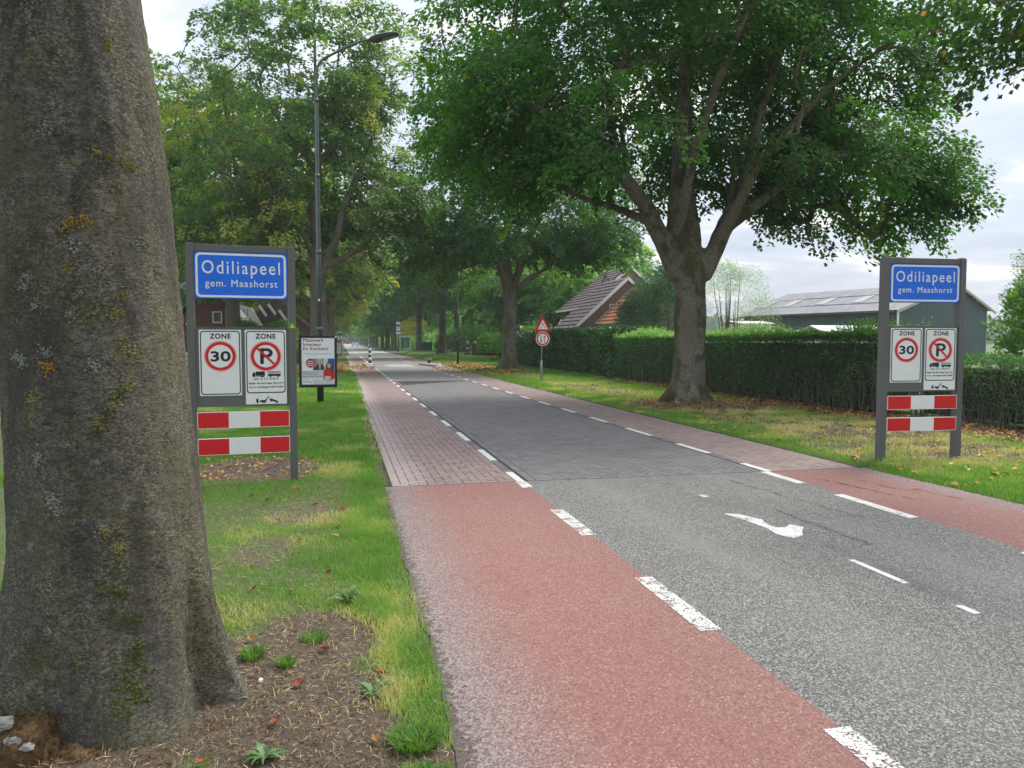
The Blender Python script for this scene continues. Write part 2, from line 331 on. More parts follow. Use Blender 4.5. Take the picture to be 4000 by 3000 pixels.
MATS['leaf_shoot'] = M_leaf('young_privet_shoots', [(0.0, (.05, .12, .025)), (0.5, (.095, .21, .035)), (1.0, (.19, .33, .06))], 0.35)
MATS['grass'] = M_leaf('grass_blades', [(0.0, (.06, .135, .024)), (0.3, (.10, .20, .036)), (0.55, (.16, .27, .055)), (0.78, (.28, .31, .10)), (1.0, (.46, .38, .21))], 0.35, 0.6, 1.3, 1.6)
MATS['straw'] = M_leaf('dry_straw', [(0.0, (.20, .14, .08)), (0.5, (.36, .28, .16)), (1.0, (.52, .44, .28))], 0.15, 0.8, 1.0)
MATS['weed'] = M_leaf('weed_leaves', [(0.0, (.05, .11, .04)), (0.5, (.10, .18, .065)), (1.0, (.20, .28, .13))], 0.3, 0.5, 1.2)
MATS['fallen'] = M_leaf('fallen_leaves', [(0.0, (.14, .065, .03)), (0.4, (.28, .13, .045)), (0.75, (.42, .22, .07)), (1.0, (.50, .38, .16))], 0.1, 0.7, 1.0)
MATS['fallen_near'] = M_leaf('orange_fallen_leaf', [(0.0, (.20, .035, .018)), (0.5, (.30, .10, .03)), (1.0, (.36, .24, .11))], 0.15, 0.6, 1.0, 1.2)
MATS['straw_brown'] = M_leaf('brown_moss_fibres', [(0.0, (.06, .035, .015)), (0.5, (.15, .09, .04)), (1.0, (.28, .2, .09))], 0.2, 0.8, 1.0, 1.0)
MATS['fungus'] = M_plain('white_fungus', (.42, .42, .39), .9, .3, 40, 0, .8)
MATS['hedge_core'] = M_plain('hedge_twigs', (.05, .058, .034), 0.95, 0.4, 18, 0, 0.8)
MATS['twig'] = M_plain('twig_bark', (.13, .115, .09), 0.9, 0.3, 18)

# ------------------------------------------------------------------ object helpers
def link(name, me, mat=None, parent=None):
    o = bpy.data.objects.new(name, me); COL.objects.link(o)
    if mat is not None and me is not None and len(me.materials) == 0: me.materials.append(MATS[mat] if isinstance(mat, str) else mat)
    if parent is not None: o.parent = parent
    return o
def tag(o, label=None, cat=None, group=None, kind=None):
    if label: o['label'] = label
    if cat: o['category'] = cat
    if group: o['group'] = group
    if kind: o['kind'] = kind
    return o
def empty(name, loc=(0, 0, 0), rz=0):
    o = bpy.data.objects.new(name, None); COL.objects.link(o); o.location = loc; o.rotation_euler = (0, 0, rz); o.empty_display_size = .2
    return o
def copy_tree(o, parent=None):
    c = o.copy(); COL.objects.link(c); c.parent = parent
    for ch in list(o.children): copy_tree(ch, c)
    return c
def np_mesh(name, V, F, tint=None, smooth=False, extra=None):
    """V (n,3), F (m,k) all faces with k corners; tint per vertex"""
    V = np.ascontiguousarray(V, np.float32); F = np.ascontiguousarray(F, np.int32)
    me = bpy.data.meshes.new(name); k = F.shape[1]
    me.vertices.add(len(V)); me.vertices.foreach_set('co', V.ravel())
    me.loops.add(F.size); me.loops.foreach_set('vertex_index', F.ravel())
    me.polygons.add(len(F)); me.polygons.foreach_set('loop_start', np.arange(0, F.size, k, dtype=np.int32))
    try: me.polygons.foreach_set('loop_total', np.full(len(F), k, np.int32))
    except Exception: pass
    if smooth: me.polygons.foreach_set('use_smooth', np.ones(len(F), bool))
    me.update(calc_edges=True)
    for nm, arr in ([('tint', tint)] if tint is not None else []) + (extra or []):
        a = me.attributes.new(nm, 'FLOAT', 'POINT'); a.data.foreach_set('value', np.ascontiguousarray(arr, np.float32))
    me.validate(); return me

class MB:
    def __init__(s): s.v = []; s.f = []
    def add(s, vs_, fs):
        b = len(s.v); s.v += [tuple(p) for p in vs_]; s.f += [tuple(i + b for i in f) for f in fs]; return s
    def box(s, x0, x1, y0, y1, z0, z1, bev=0):
        if not bev:
            return s.add([(x0, y0, z0), (x1, y0, z0), (x1, y1, z0), (x0, y1, z0), (x0, y0, z1), (x1, y0, z1), (x1, y1, z1), (x0, y1, z1)],
                         [(3, 2, 1, 0), (4, 5, 6, 7), (0, 1, 5, 4), (1, 2, 6, 5), (2, 3, 7, 6), (3, 0, 4, 7)])
        bm = bmesh.new(); bmesh.ops.create_cube(bm, size=1)
        for v in bm.verts: v.co = ((x0 + x1) / 2 + v.co.x * (x1 - x0), (y0 + y1) / 2 + v.co.y * (y1 - y0), (z0 + z1) / 2 + v.co.z * (z1 - z0))
        bmesh.ops.bevel(bm, geom=bm.edges[:] , offset=bev, segments=2, profile=0.5, affect='EDGES')
        bm.verts.index_update(); s.add([v.co[:] for v in bm.verts], [[v.index for v in f.verts] for f in bm.faces]); bm.free(); return s
    def tube(s, pts, rad, n=12, cap=True):
        pts = [Vector(p) for p in pts]
        rad = rad if hasattr(rad, '__len__') else [rad] * len(pts)
        rings = []; b0 = len(s.v)
        d = (pts[1] - pts[0]).normalized(); u = d.orthogonal().normalized()
        for i, p in enumerate(pts):
            a = pts[min(i + 1, len(pts) - 1)] - pts[max(i - 1, 0)]
            if a.length < 1e-9: a = d
            a.normalize(); u = (u - a * u.dot(a)).normalized(); w = a.cross(u)
            for k in range(n):
                t = 2 * math.pi * k / n; s.v.append(tuple(p + (u * math.cos(t) + w * math.sin(t)) * rad[i]))
        for i in range(len(pts) - 1):
            for k in range(n):
                a = b0 + i * n + k; b = b0 + i * n + (k + 1) % n; s.f.append((a, b, b + n, a + n))
        if cap:
            s.f.append(tuple(b0 + k for k in range(n))[::-1]); e_ = b0 + (len(pts) - 1) * n; s.f.append(tuple(e_ + k for k in range(n)))
        return s
    def prism(s, poly, y0, y1):
        """poly in (x,z), extruded along y; y0 is the face towards the viewer (-y)"""
        n = len(poly); b = len(s.v)
        s.v += [(x, y0, z) for x, z in poly] + [(x, y1, z) for x, z in poly]
        s.f.append(tuple(b + i for i in range(n))); s.f.append(tuple(b + n + i for i in range(n))[::-1])
        for i in range(n):
            j = (i + 1) % n; s.f.append((b + j, b + i, b + n + i, b + n + j))
        return s
    def ring(s, outer, inner, y0, y1):
        n = len(outer); b = len(s.v)
        s.v += [(x, y0, z) for x, z in outer] + [(x, y0, z) for x, z in inner] + [(x, y1, z) for x, z in outer] + [(x, y1, z) for x, z in inner]
        for i in range(n):
            j = (i + 1) % n
            s.f.append((b + i, b + j, b + n + j, b + n + i)); s.f.append((b + j, b + i, b + 2 * n + i, b + 2 * n + j)); s.f.append((b + n + i, b + n + j, b + 3 * n + j, b + 3 * n + i))
        return s
    def build(s, name, mat, parent=None, smooth=False):
        me = bpy.data.meshes.new(name); me.from_pydata(s.v, [], s.f); me.update()
        bm = bmesh.new(); bm.from_mesh(me); bmesh.ops.recalc_face_normals(bm, faces=bm.faces); bm.to_mesh(me); bm.free()
        if smooth:
            me.polygons.foreach_set('use_smooth', [len(p.vertices) == 4 for p in me.polygons])
        me.update()
        return link(name, me, mat, parent)

def rrect(x0, x1, z0, z1, r, n=6):
    out = []
    for cx, cz, a0 in ((x1 - r, z1 - r, 0), (x0 + r, z1 - r, 90), (x0 + r, z0 + r, 180), (x1 - r, z0 + r, 270)):
        for i in range(n + 1):
            a = R(a0 + 90 * i / n); out.append((cx + r * math.cos(a), cz + r * math.sin(a)))
    return out
def circ(cx, cz, r, n=40): return [(cx + r * math.cos(2 * math.pi * i / n), cz + r * math.sin(2 * math.pi * i / n)) for i in range(n)]

def text_mesh(name, txt, mat, parent, x0, x1, z0, cap, y, bold=0.0, spacing=1.0, ref='H'):
    """flat lettering fitted between x0..x1, baseline z0, capital height cap, facing -y"""
    cu = bpy.data.curves.new('letters', 'FONT'); cu.body = txt; cu.size = 1; cu.space_character = spacing; cu.resolution_u = 4
    o = bpy.data.objects.new('letters', cu); COL.objects.link(o)
    c2 = bpy.data.curves.new('ref', 'FONT'); c2.body = ref; c2.size = 1; o2 = bpy.data.objects.new('ref', c2); COL.objects.link(o2)
    bpy.context.view_layer.update(); dg = bpy.context.evaluated_depsgraph_get()
    me = bpy.data.meshes.new_from_object(o.evaluated_get(dg)); mr = bpy.data.meshes.new_from_object(o2.evaluated_get(dg))
    ch = max(v.co.y for v in mr.vertices); bpy.data.meshes.remove(mr)
    xs = [v.co.x for v in me.vertices]; a, b = min(xs), max(xs)
    for v in me.vertices: v.co = (x0 + (v.co.x - a) / (b - a) * (x1 - x0), y, z0 + v.co.y / ch * cap)
    if bold:
        nv = len(me.vertices); vv = [tuple(v.co) for v in me.vertices]; ff = [tuple(p.vertices) for p in me.polygons]; V = []; F = []
        d = bold * cap
        for i, (ox, oz) in enumerate(((-d, 0), (d, 0), (0, -d), (0, d), (-d * .7, -d * .7), (d * .7, d * .7), (-d * .7, d * .7), (d * .7, -d * .7))):
            V += [(a_ + ox, b_ - .00012 * i, c_ + oz) for a_, b_, c_ in vv]; F += [tuple(k + i * nv for k in f) for f in ff]
        me.clear_geometry(); me.from_pydata(V, [], F); me.update()
    bpy.data.objects.remove(o); bpy.data.objects.remove(o2); bpy.data.curves.remove(cu); bpy.data.curves.remove(c2)
    me.materials.clear(); me.name = name
    return link(name, me, mat, parent)

def vnoise(x, y, z=0.0, seed=0):
    x = np.asarray(x, float); y = np.asarray(y, float); z = np.zeros_like(x) + z
    xi, yi, zi = np.floor(x), np.floor(y), np.floor(z); fx, fy, fz = x - xi, y - yi, z - zi
    s = lambda t: t * t * (3 - 2 * t); fx, fy, fz = s(fx), s(fy), s(fz)
    def h(a, b, c):
        v = np.sin(a * 127.1 + b * 311.7 + c * 74.7 + seed * 19.19) * 43758.5453; return v - np.floor(v)
    def lp(a, b, t): return a + (b - a) * t
    return lp(lp(lp(h(xi, yi, zi), h(xi + 1, yi, zi), fx), lp(h(xi, yi + 1, zi), h(xi + 1, yi + 1, zi), fx), fy),
              lp(lp(h(xi, yi, zi + 1), h(xi + 1, yi, zi + 1), fx), lp(h(xi, yi + 1, zi + 1), h(xi + 1, yi + 1, zi + 1), fx), fy), fz)
def fbm(x, y, z=0.0, oct=4, seed=0):
    s = 0; a = .5; t = 0
    for i in range(oct): s = s + a * vnoise(x * 2 ** i, y * 2 ** i, np.asarray(z) * 2 ** i, seed + i); t += a; a *= .5
    return s / t

# ------------------------------------------------------------------ terrain
XL, XLL, XRL, XR = 0.46, 2.02, 5.07, 6.42      # road edges and lane lines
YB = 8.45                                       # asphalt ends, clay pavers begin
def left_edge(y):
    y = np.asarray(y, float); e = 0.44 + 0.0 * y
    e = np.where(y > YB, 0.50 + 0.006 * (y - YB), e)
    e = np.where((y > 38) , 0.66 - 0.50 * np.clip((y - 40) / 9, 0, 1) + 0.36 * np.clip((y - 51) / 3, 0, 1), e)
    return e
def right_edge(y):
    y = np.asarray(y, float)
    return 6.44 + 0.16 * np.clip((8 - y) / 4, 0, 1) + 0.35 * np.clip((y - 40) / 10, 0, 1)
def gh(x, y):
    x = np.asarray(x, float); y = np.asarray(y, float)
    d = np.maximum(np.maximum(left_edge(y) - x, x - right_edge(y)), 0)
    k = np.clip(d / 0.8, 0, 1); k = k * k * (3 - 2 * k)
    h = k * (0.02 + 0.05 * (fbm(x * .8, y * .8, 0, 3, 5) - .5)) + np.clip(d / .25, 0, 1) * 0.02 * (fbm(x * 6, y * 6, 0, 3, 9) - .5)
    def mound(cx, cy, r, a): return a * np.exp(-(((x - cx) ** 2 + (y - cy) ** 2) / r ** 2))
    h = h + k * (mound(8.5, 17.9, 1.3, .07) + mound(-1.0, 3.6, .75, .05) + mound(8.7, 39.8, 2, .1) + mound(9.5, 73.5, 3.5, .35) + mound(9.3, 86, 5.5, .5))
    return np.where(d > 0, h, -0.02)
def soil(x, y):
    s = 0 * x
    def b(cx, cy, rx, ry, a=1.0, rot=0):
        dx_, dy_ = x - cx, y - cy; c, s_ = math.cos(rot), math.sin(rot); u = (dx_ * c + dy_ * s_) / rx; v = (-dx_ * s_ + dy_ * c) / ry
        return a * np.clip(1.25 - (u * u + v * v) * .75, 0, 1)
    s = np.maximum(s, b(-.75, 3.15, .95, 1.0)); s = np.maximum(s, b(-.1, 2.6, .42, 1.0, .95)); s = np.maximum(s, b(.1, 2.15, .62, .95, 1.0)); s = np.maximum(s, b(-.15, 4.15, .32, .45, .85))
    s = np.maximum(s, b(-1.0, 9.9, .8, .9, .9)); s = np.maximum(s, b(8.7, 17.5, 1.9, 1.7, .9)); s = np.maximum(s, b(11.1, 16, .9, 8, .9))
    s = np.maximum(s, b(11.2, 22, .6, 12, .7)); s = np.maximum(s, b(-.1, 12, .06, 3.6, .0))
    s = np.maximum(s, b(9.0, 12.0, 2.2, 2.6, .55)); s = np.maximum(s, b(8.3, 9.6, 2.0, 1.6, .5)); s = np.maximum(s, b(7.9, 15.5, .9, 3.5, .45)); s = np.maximum(s, b(8.2, 24, 1.2, 5, .5)); s = np.maximum(s, b(-.2, 47, .5, 3, .7))
    s = np.maximum(s, b(.46, 12.5, .09, 5, .5)); s = np.maximum(s, b(8.0, 35, 1.6, 5, .35))
    s = np.maximum(s, b(-.4, 7.3, .4, .6, .5)); s = np.maximum(s, b(-.6, 6, .3, .5, .45))
    return s
def axis(*segs):
    out = []
    for a, b, st in segs: out += list(np.arange(a, b, st))
    return np.array(out + [segs[-1][1]])
gx = axis((-900, -100, 100), (-100, -12, 8), (-12, -3, .6), (-3, .7, .07), (.7, 6.3, .8), (6.3, 12.4, .16), (12.4, 30, 1.6), (30, 100, 10), (100, 900, 100))
gy = axis((-100, -4, 12), (-4, 1, .6), (1, 12, .09), (12, 26, .22), (26, 100, .8), (100, 200, 10), (200, 1600, 100))
X, Y = np.meshgrid(gx, gy); Z = gh(X, Y); S = soil(X, Y)
nx, ny = len(gx), len(gy); idx = np.arange(nx * ny).reshape(ny, nx)
F = np.stack([idx[:-1, :-1], idx[:-1, 1:], idx[1:, 1:], idx[1:, :-1]], -1).reshape(-1, 4)
me = np_mesh('ground', np.stack([X, Y, Z], -1).reshape(-1, 3), F, smooth=True, extra=[('soil', S.ravel())])
tag(link('ground', me, 'ground'), kind='structure')

def strip(name, mat, ys, xl, xr, z, sub=1):
    ys = np.asarray(ys, float); a = np.array([xl(y) if callable(xl) else xl for y in ys], float); b = np.array([xr(y) if callable(xr) else xr for y in ys], float)
    V = []; 
    for y, p, q in zip(ys, a, b): V += [(p, y, z), (q, y, z)]
    F = [(2 * i, 2 * i + 1, 2 * i + 3, 2 * i + 2) for i in range(len(ys) - 1)]
    return tag(link(name, np_mesh(name, np.array(V), np.array(F)), mat), kind='structure')
ys_n = np.arange(-6, YB + .01, .12); ys_n[-1] = YB
wig = lambda y: 0.43 + .09 * (fbm(np.array([y * 1.7]), np.array([0.3]), 0, 3, 3)[0] - .5) + 0.05 * (fbm(np.array([y * 11]), np.array([0.3]), 0, 2, 4)[0] - .5)
strip('cycle_lane', 'red_l', ys_n, wig, lambda y: XLL - .02 + .0 * y, 0.006)
strip('cycle_lane', 'red_r', ys_n, XRL + .03, lambda y: float(right_edge(y)) + .05 * (fbm(np.array([y * 2.5]), np.array([7.3]), 0, 3, 3)[0] - .5), 0.006)
strip('road', 'asphalt', ys_n, XLL - .02, XRL + .03, 0.006)

# ------------------------------------------------------------------ clay pavers
def clip_poly(P, ax, val, keep_gt):
    out = []; n = len(P)
    for i in range(n):
        a, b = P[i], P[(i + 1) % n]; ia = (a[ax] > val) == keep_gt; ib = (b[ax] > val) == keep_gt
        if ia: out.append(a)
        if ia != ib:
            t = (val - a[ax]) / (b[ax] - a[ax]); out.append((a[0] + (b[0] - a[0]) * t, a[1] + (b[1] - a[1]) * t))
    return out
def shrink(P, d):
    n = len(P); out = []
    A = sum(P[i][0] * P[(i + 1) % n][1] - P[(i + 1) % n][0] * P[i][1] for i in range(n)); sg = 1 if A > 0 else -1
    for i in range(n):
        p0, p1, p2 = np.array(P[i - 1]), np.array(P[i]), np.array(P[(i + 1) % n])
        e1 = p1 - p0; e2 = p2 - p1; l1, l2 = np.linalg.norm(e1), np.linalg.norm(e2)
        if l1 < 1e-6 or l2 < 1e-6: out.append(tuple(p1)); continue
        n1_ = np.array([-e1[1], e1[0]]) / l1 * sg; n2_ = np.array([-e2[1], e2[0]]) / l2 * sg
        m = n1_ + n2_; q = m @ m
        if q < .2: out.append(tuple(p1 + n1_ * d)); continue
        out.append(tuple(p1 + m * (2 * d / q)))
    return out
def paver_geo(P, z, dz):
    """raised paver: bottom ring, shoulder ring, inset top"""
    n = len(P); a = shrink(P, .0042); b = shrink(P, .010)
    V = [(x, y, z - .006) for x, y in a] + [(x, y, z + dz - .0035) for x, y in a] + [(x, y, z + dz) for x, y in b]
    F = [tuple(2 * n + i for i in range(n))]
    for r in (0, 1):
        for i in range(n):
            j = (i + 1) % n; F.append((r * n + i, r * n + j, (r + 1) * n + j, (r + 1) * n + i))
    return V, F
def area(P): return abs(sum(P[i][0] * P[(i + 1) % len(P)][1] - P[(i + 1) % len(P)][0] * P[i][1] for i in range(len(P)))) / 2
def herring90(x0, x1, y0, y1, U=.1):
    nx_ = int((x1 - x0) / U) + 3; ny_ = int((y1 - y0) / U) + 3; out = []
    for i in range(-2, nx_):
        for j in range(-2, ny_):
            k = (i - j) % 4
            if k == 0: out.append([(x0 + i * U, y0 + j * U), (x0 + (i + 2) * U, y0 + j * U), (x0 + (i + 2) * U, y0 + (j + 1) * U), (x0 + i * U, y0 + (j + 1) * U)])
            elif k == 3: out.append([(x0 + i * U, y0 + j * U), (x0 + (i + 1) * U, y0 + j * U), (x0 + (i + 1) * U, y0 + (j + 2) * U), (x0 + i * U, y0 + (j + 2) * U)])
    return out
def clipbox(P, x0, x1, y0, y1):
    for ax, v, g in ((0, x0, True), (0, x1, False), (1, y0, True), (1, y1, False)):
        P = clip_poly(P, ax, v, g)
        if len(P) < 3: return None
    Q = [P[0]]
    for p in P[1:]:
        if math.hypot(p[0] - Q[-1][0], p[1] - Q[-1][1]) > .003: Q.append(p)
    if math.hypot(Q[0][0] - Q[-1][0], Q[0][1] - Q[-1][1]) < .003: Q.pop()
    return Q if len(Q) >= 3 and area(Q) > .0012 else None
ZP = 0.012; YF = 31.0
def lay(name, polys, mat, z=ZP, nobj=300):
    base = None
    polys = sorted(polys, key=lambda P: math.hypot(sum(p[0] for p in P) / len(P), sum(p[1] for p in P) / len(P)))
    root = name
    meshes = {}
    for P in polys[:nobj]:
        cx = sum(p[0] for p in P) / len(P); cy = sum(p[1] for p in P) / len(P)
        loc = [(round(p[0] - cx, 4), round(p[1] - cy, 4)) for p in P]; key = tuple(loc)
        if key not in meshes:
            V, F = paver_geo(loc, 0, 0.0); me = bpy.data.meshes.new('paver'); me.from_pydata(V, [], F); me.materials.append(MATS[mat]); meshes[key] = me
        o = bpy.data.objects.new('paver', meshes[key]); COL.objects.link(o); o.parent = root; o.location = (cx, cy, z + random.uniform(-.0015, .0015)); o.rotation_euler = (random.uniform(-.006, .006), random.uniform(-.006, .006), random.uniform(-.01, .01))
    V = []; F = []; T = []
    for P in polys[nobj:]:
        v, f = paver_geo(P, z, random.uniform(-.0015, .0015)); b = len(V); V += v; F += [tuple(i + b for i in q) for q in f]; T += [random.random()] * len(v)
    me = bpy.data.meshes.new('pavers'); me.from_pydata(V, [], F); me.update()
    a = me.attributes.new('tint', 'FLOAT', 'POINT'); a.data.foreach_set('value', np.array(T, np.float32))
    tag(link('pavers', me, mat, root), kind='stuff')
def jit(y): return .0
# joint beds (structure) carrying the pavers
bed_l = strip('cycle_lane_paving', 'joint', np.linspace(YB, YF, 40), lambda y: float(left_edge(y)), XLL - .05, 0.008)
bed_m = strip('carriageway_paving', 'joint', np.linspace(YB, YF, 4), XLL - .05, XRL + .05, 0.008)
bed_r = strip('cycle_lane_paving', 'joint', np.linspace(YB, YF, 4), XRL + .05, lambda y: float(right_edge(y)), 0.008)
# left: border course lengthwise, header course at the joint, elbow bond between
def strip_field(x0, x1, left_border):
    P = []
    xa = x0 + (.1 if left_border else 0); xb = x1 - (0 if left_border else .1)
    for q in herring90(xa, xb, YB + .1, YF):
        c = clipbox(q, xa, xb, YB + .1, YF)
        if c: P.append(c)
    n = int(round((x1 - x0) / .2)); w = (x1 - x0) / n
    for i in range(n): P.append([(x0 + i * w, YB), (x0 + (i + 1) * w, YB), (x0 + (i + 1) * w, YB + .1), (x0 + i * w, YB + .1)])
    bx0, bx1 = (x0, xa) if left_border else (xb, x1)
    y = YB + .1
    while y < YF: P.append([(bx0, y), (bx1, y), (bx1, min(y + .2, YF)), (bx0, min(y + .2, YF))]); y += .2
    return P
lay(bed_l, strip_field(.53, 1.93, True), 'paver_pink')
lay(bed_r, strip_field(5.16, 6.36, False), 'paver_pink')
# carriageway: herringbone at 45 degrees between two flat courses
P = []; mx0, mx1 = 2.17, 4.92
c45 = math.cos(R(45))
for q in herring90(-3.2, 20.8, -12.6, 13.4):
    cx = sum(p[0] for p in q) / 4; cy = sum(p[1] for p in q) / 4
    X0, Y0 = (cx - cy) * c45 + 2, (cx + cy) * c45 + YB
    if not (mx0 - .15 < X0 < mx1 + .15 and YB < Y0 < YF + .1): continue
    qq = [((a - b) * c45 + 2, (a + b) * c45 + YB) for a, b in q]
    c = clipbox(qq, mx0, mx1, YB + .1, YF)
    if c: P.append(c)
n = 14; w = (mx1 - mx0) / n
for i in range(n): P.append([(mx0 + i * w, YB), (mx0 + (i + 1) * w, YB), (mx0 + (i + 1) * w, YB + .1), (mx0 + i * w, YB + .1)])
for bx in (2.07, 4.92):
    y = YB + .0
    while y < YF: P.append([(bx, y), (bx + .1, y), (bx + .1, min(y + .2, YF)), (bx, min(y + .2, YF))]); y += .2
lay(bed_m, P, 'paver_dark')
# line of pavers carrying the dashes: white ones and dark ones
dash_l = [(8.0 + 2.155 * i - .02, 9.05 + 2.155 * i) for i in range(11)]
def line_pavers(x, root, white_ranges):
    W = []; D = []; y = YB
    while y < YF:
        q = [(x - .05, y), (x + .05, y), (x + .05, y + .105), (x - .05, y + .105)]
        (W if any(a <= y + .05 <= b for a, b in white_ranges) else D).append(q); y += .105
    return W, D
WR = [(8.0, 9.03)] + [(10.03 + 2.135 * i, 11.11 + 2.135 * i) for i in range(10)]
for x, root in ((1.98, bed_l), (5.11, bed_r)):
    Wp, Dp = line_pavers(x, root, WR)
    lay(root, Wp, 'paint_new', ZP + .001, 120); lay(root, Dp, 'paver_dark', ZP, 60)
# beyond the modelled pavers the same surfaces carry on as sheets
yf = np.concatenate([np.arange(YF, 60, 1.0), np.arange(60, 89, 2.0), [88.5]])
strip('cycle_lane_paving', 'paver_pink_far', yf, lambda y: float(left_edge(y)), XLL - .05, ZP)
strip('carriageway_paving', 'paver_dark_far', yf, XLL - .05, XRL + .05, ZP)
strip('cycle_lane_paving', 'paver_pink_far', yf, XRL + .05, lambda y: float(right_edge(y)), ZP)
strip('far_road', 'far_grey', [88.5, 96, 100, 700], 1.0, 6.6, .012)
strip('side_road', 'far_grey', [89.5, 95.5], 6.6, 60, .03)

# painted markings
def quad(name, pts, mat, z, thick=.003):
    m = MB(); n = len(pts); m.v = [(x, y, z) for x, y in pts] + [(x, y, z - thick) for x, y in pts]
    m.f = [tuple(range(n))] + [((i + 1) % n, i, n + i, n + (i + 1) % n) for i in range(n)]
    return tag(m.build(name, mat), kind='structure')
def dash(x, y0, y1, w, mat, z): return quad('lane_marking', [(x - w / 2, y0), (x + w / 2, y0), (x + w / 2, y1), (x - w / 2, y1)], mat, z)
for a, b in ((-1.8, -.85), (.25, 1.25), (1.75, 2.72), (3.82, 4.8), (5.96, 6.94), (8.06, 8.44)): dash(1.975, a, b, .125, 'paint_worn', .010)
for a, b in ((.4, 1.4), (3.8, 4.75), (5.92, 7.0), (7.66, 8.44)): dash(5.04, a, b, .115, 'paint', .010)
for a, b in ((4.3, 4.86), (3.72, 3.86)): dash(3.62, a, b, .05, 'paint', .010)
quad('lane_marking', [(3.60, 7.18), (3.68, 7.18), (3.67, 7.3), (3.61, 7.3)], 'paint_worn', .010)
quad('arrow_marking', [(3.44, 6.44), (3.56, 6.40), (3.66, 6.15), (3.61, 5.98), (3.62, 5.86), (3.70, 5.84), (3.80, 5.94), (3.86, 5.82), (3.74, 5.66), (3.70, 5.58), (3.56, 5.50), (3.50, 5.66), (3.53, 5.85), (3.50, 6.15)], 'paint', .010)
for i in range(18):
    a = YF + .3 + 2.135 * i - .02
    if a < 46 or a > 56:
        if not (54 < a < 70): dash(1.98, a, a + 1.07, .11, 'paint_new', ZP + .004)
    if a < 43 or a > 57: dash(5.11, a, a + 1.07, .11, 'paint_new', ZP + .004)
dash(1.98, 56, 85, .14, 'paint_new', ZP + .004)
def mat_skid():
    t = NT('rubber_marks'); p = t.pos(); t.col((.05, .045, .045)); t.rough(.8)
    w = t.ramp(t.noise(t.pos((1, .3, 1)), 18, 4, .7), [(.46, 1.0), (.62, .55)]); tr = t.n('ShaderNodeBsdfTransparent'); ms = t.n('ShaderNodeMixShader'); t.l(w, ms.inputs[0]); t.l(t.p.outputs[0], ms.inputs[1]); t.l(tr.outputs[0], ms.inputs[2]); t.l(ms.outputs[0], t.out.inputs[0]); return t.m
MATS['skid'] = mat_skid()
for x0_, x1_, y0_, y1_ in ((5.35, 5.62, 6.5, 7.9), (5.75, 5.86, 6.9, 7.7), (6.0, 6.1, 6.5, 7.1), (4.3, 4.55, 6.0, 8.1), (3.95, 4.0, 5.2, 6.6)):
    quad('tyre_mark', [(x0_, y1_), (x0_ + .06, y1_), (x1_ + .07, y0_), (x1_, y0_)], 'skid', .0095, .002)
for y0, y1 in ((92, 118), (126, 150), (160, 230)): dash(2.0, y0, y1, .14, 'paint_new', .018)
for y0, y1 in ((92, 112), (120, 150)): dash(5.1, y0, y1, .12, 'paint_new', .018)
for k in range(10): quad('crossing_marking', [(1.0 + .58 * k, 87.6), (1.28 + .58 * k, 87.6), (1.28 + .58 * k, 89.0), (1.0 + .58 * k, 89.0)], 'paint_new', ZP + .006)
quad('crossing_marking', [(1.0, 88.9), (6.6, 88.9), (6.6, 89.3), (1.0, 89.3)], 'paint_new', ZP + .010)
quad('road_marking', [(2.72, 51.5), (3.0, 48.3), (4.62, 48.2), (4.52, 52.9), (4.3, 53.6), (3.2, 53.6)], mat_marking('faded_paint', .50), ZP + .004)
strip('garden_path', 'tile_path', [78.5, 80.2], 6.7, 30, .42)

# ------------------------------------------------------------------ vegetation builders
def leaf_mesh(name, P, D, Nn, Ln, Wd, tint, fold=0.12):
    """kite shaped leaves: P base, D direction, Nn normal"""
    n = len(P); D = D / np.linalg.norm(D, axis=1, keepdims=True); S_ = np.cross(D, Nn); S_ /= np.linalg.norm(S_, axis=1, keepdims=True) + 1e-9
    Nn = np.cross(S_, D); Ln = np.broadcast_to(Ln, (n,))[:, None]; Wd = np.broadcast_to(Wd, (n,))[:, None]
    V = np.empty((n, 4, 3)); V[:, 0] = P; V[:, 1] = P + D * Ln * .45 + S_ * Wd * .5 + Nn * Wd * fold; V[:, 2] = P + D * Ln; V[:, 3] = P + D * Ln * .45 - S_ * Wd * .5 + Nn * Wd * fold
    F = np.arange(n * 4).reshape(n, 4)
    return np_mesh(name, V.reshape(-1, 3), F, np.repeat(tint, 4))

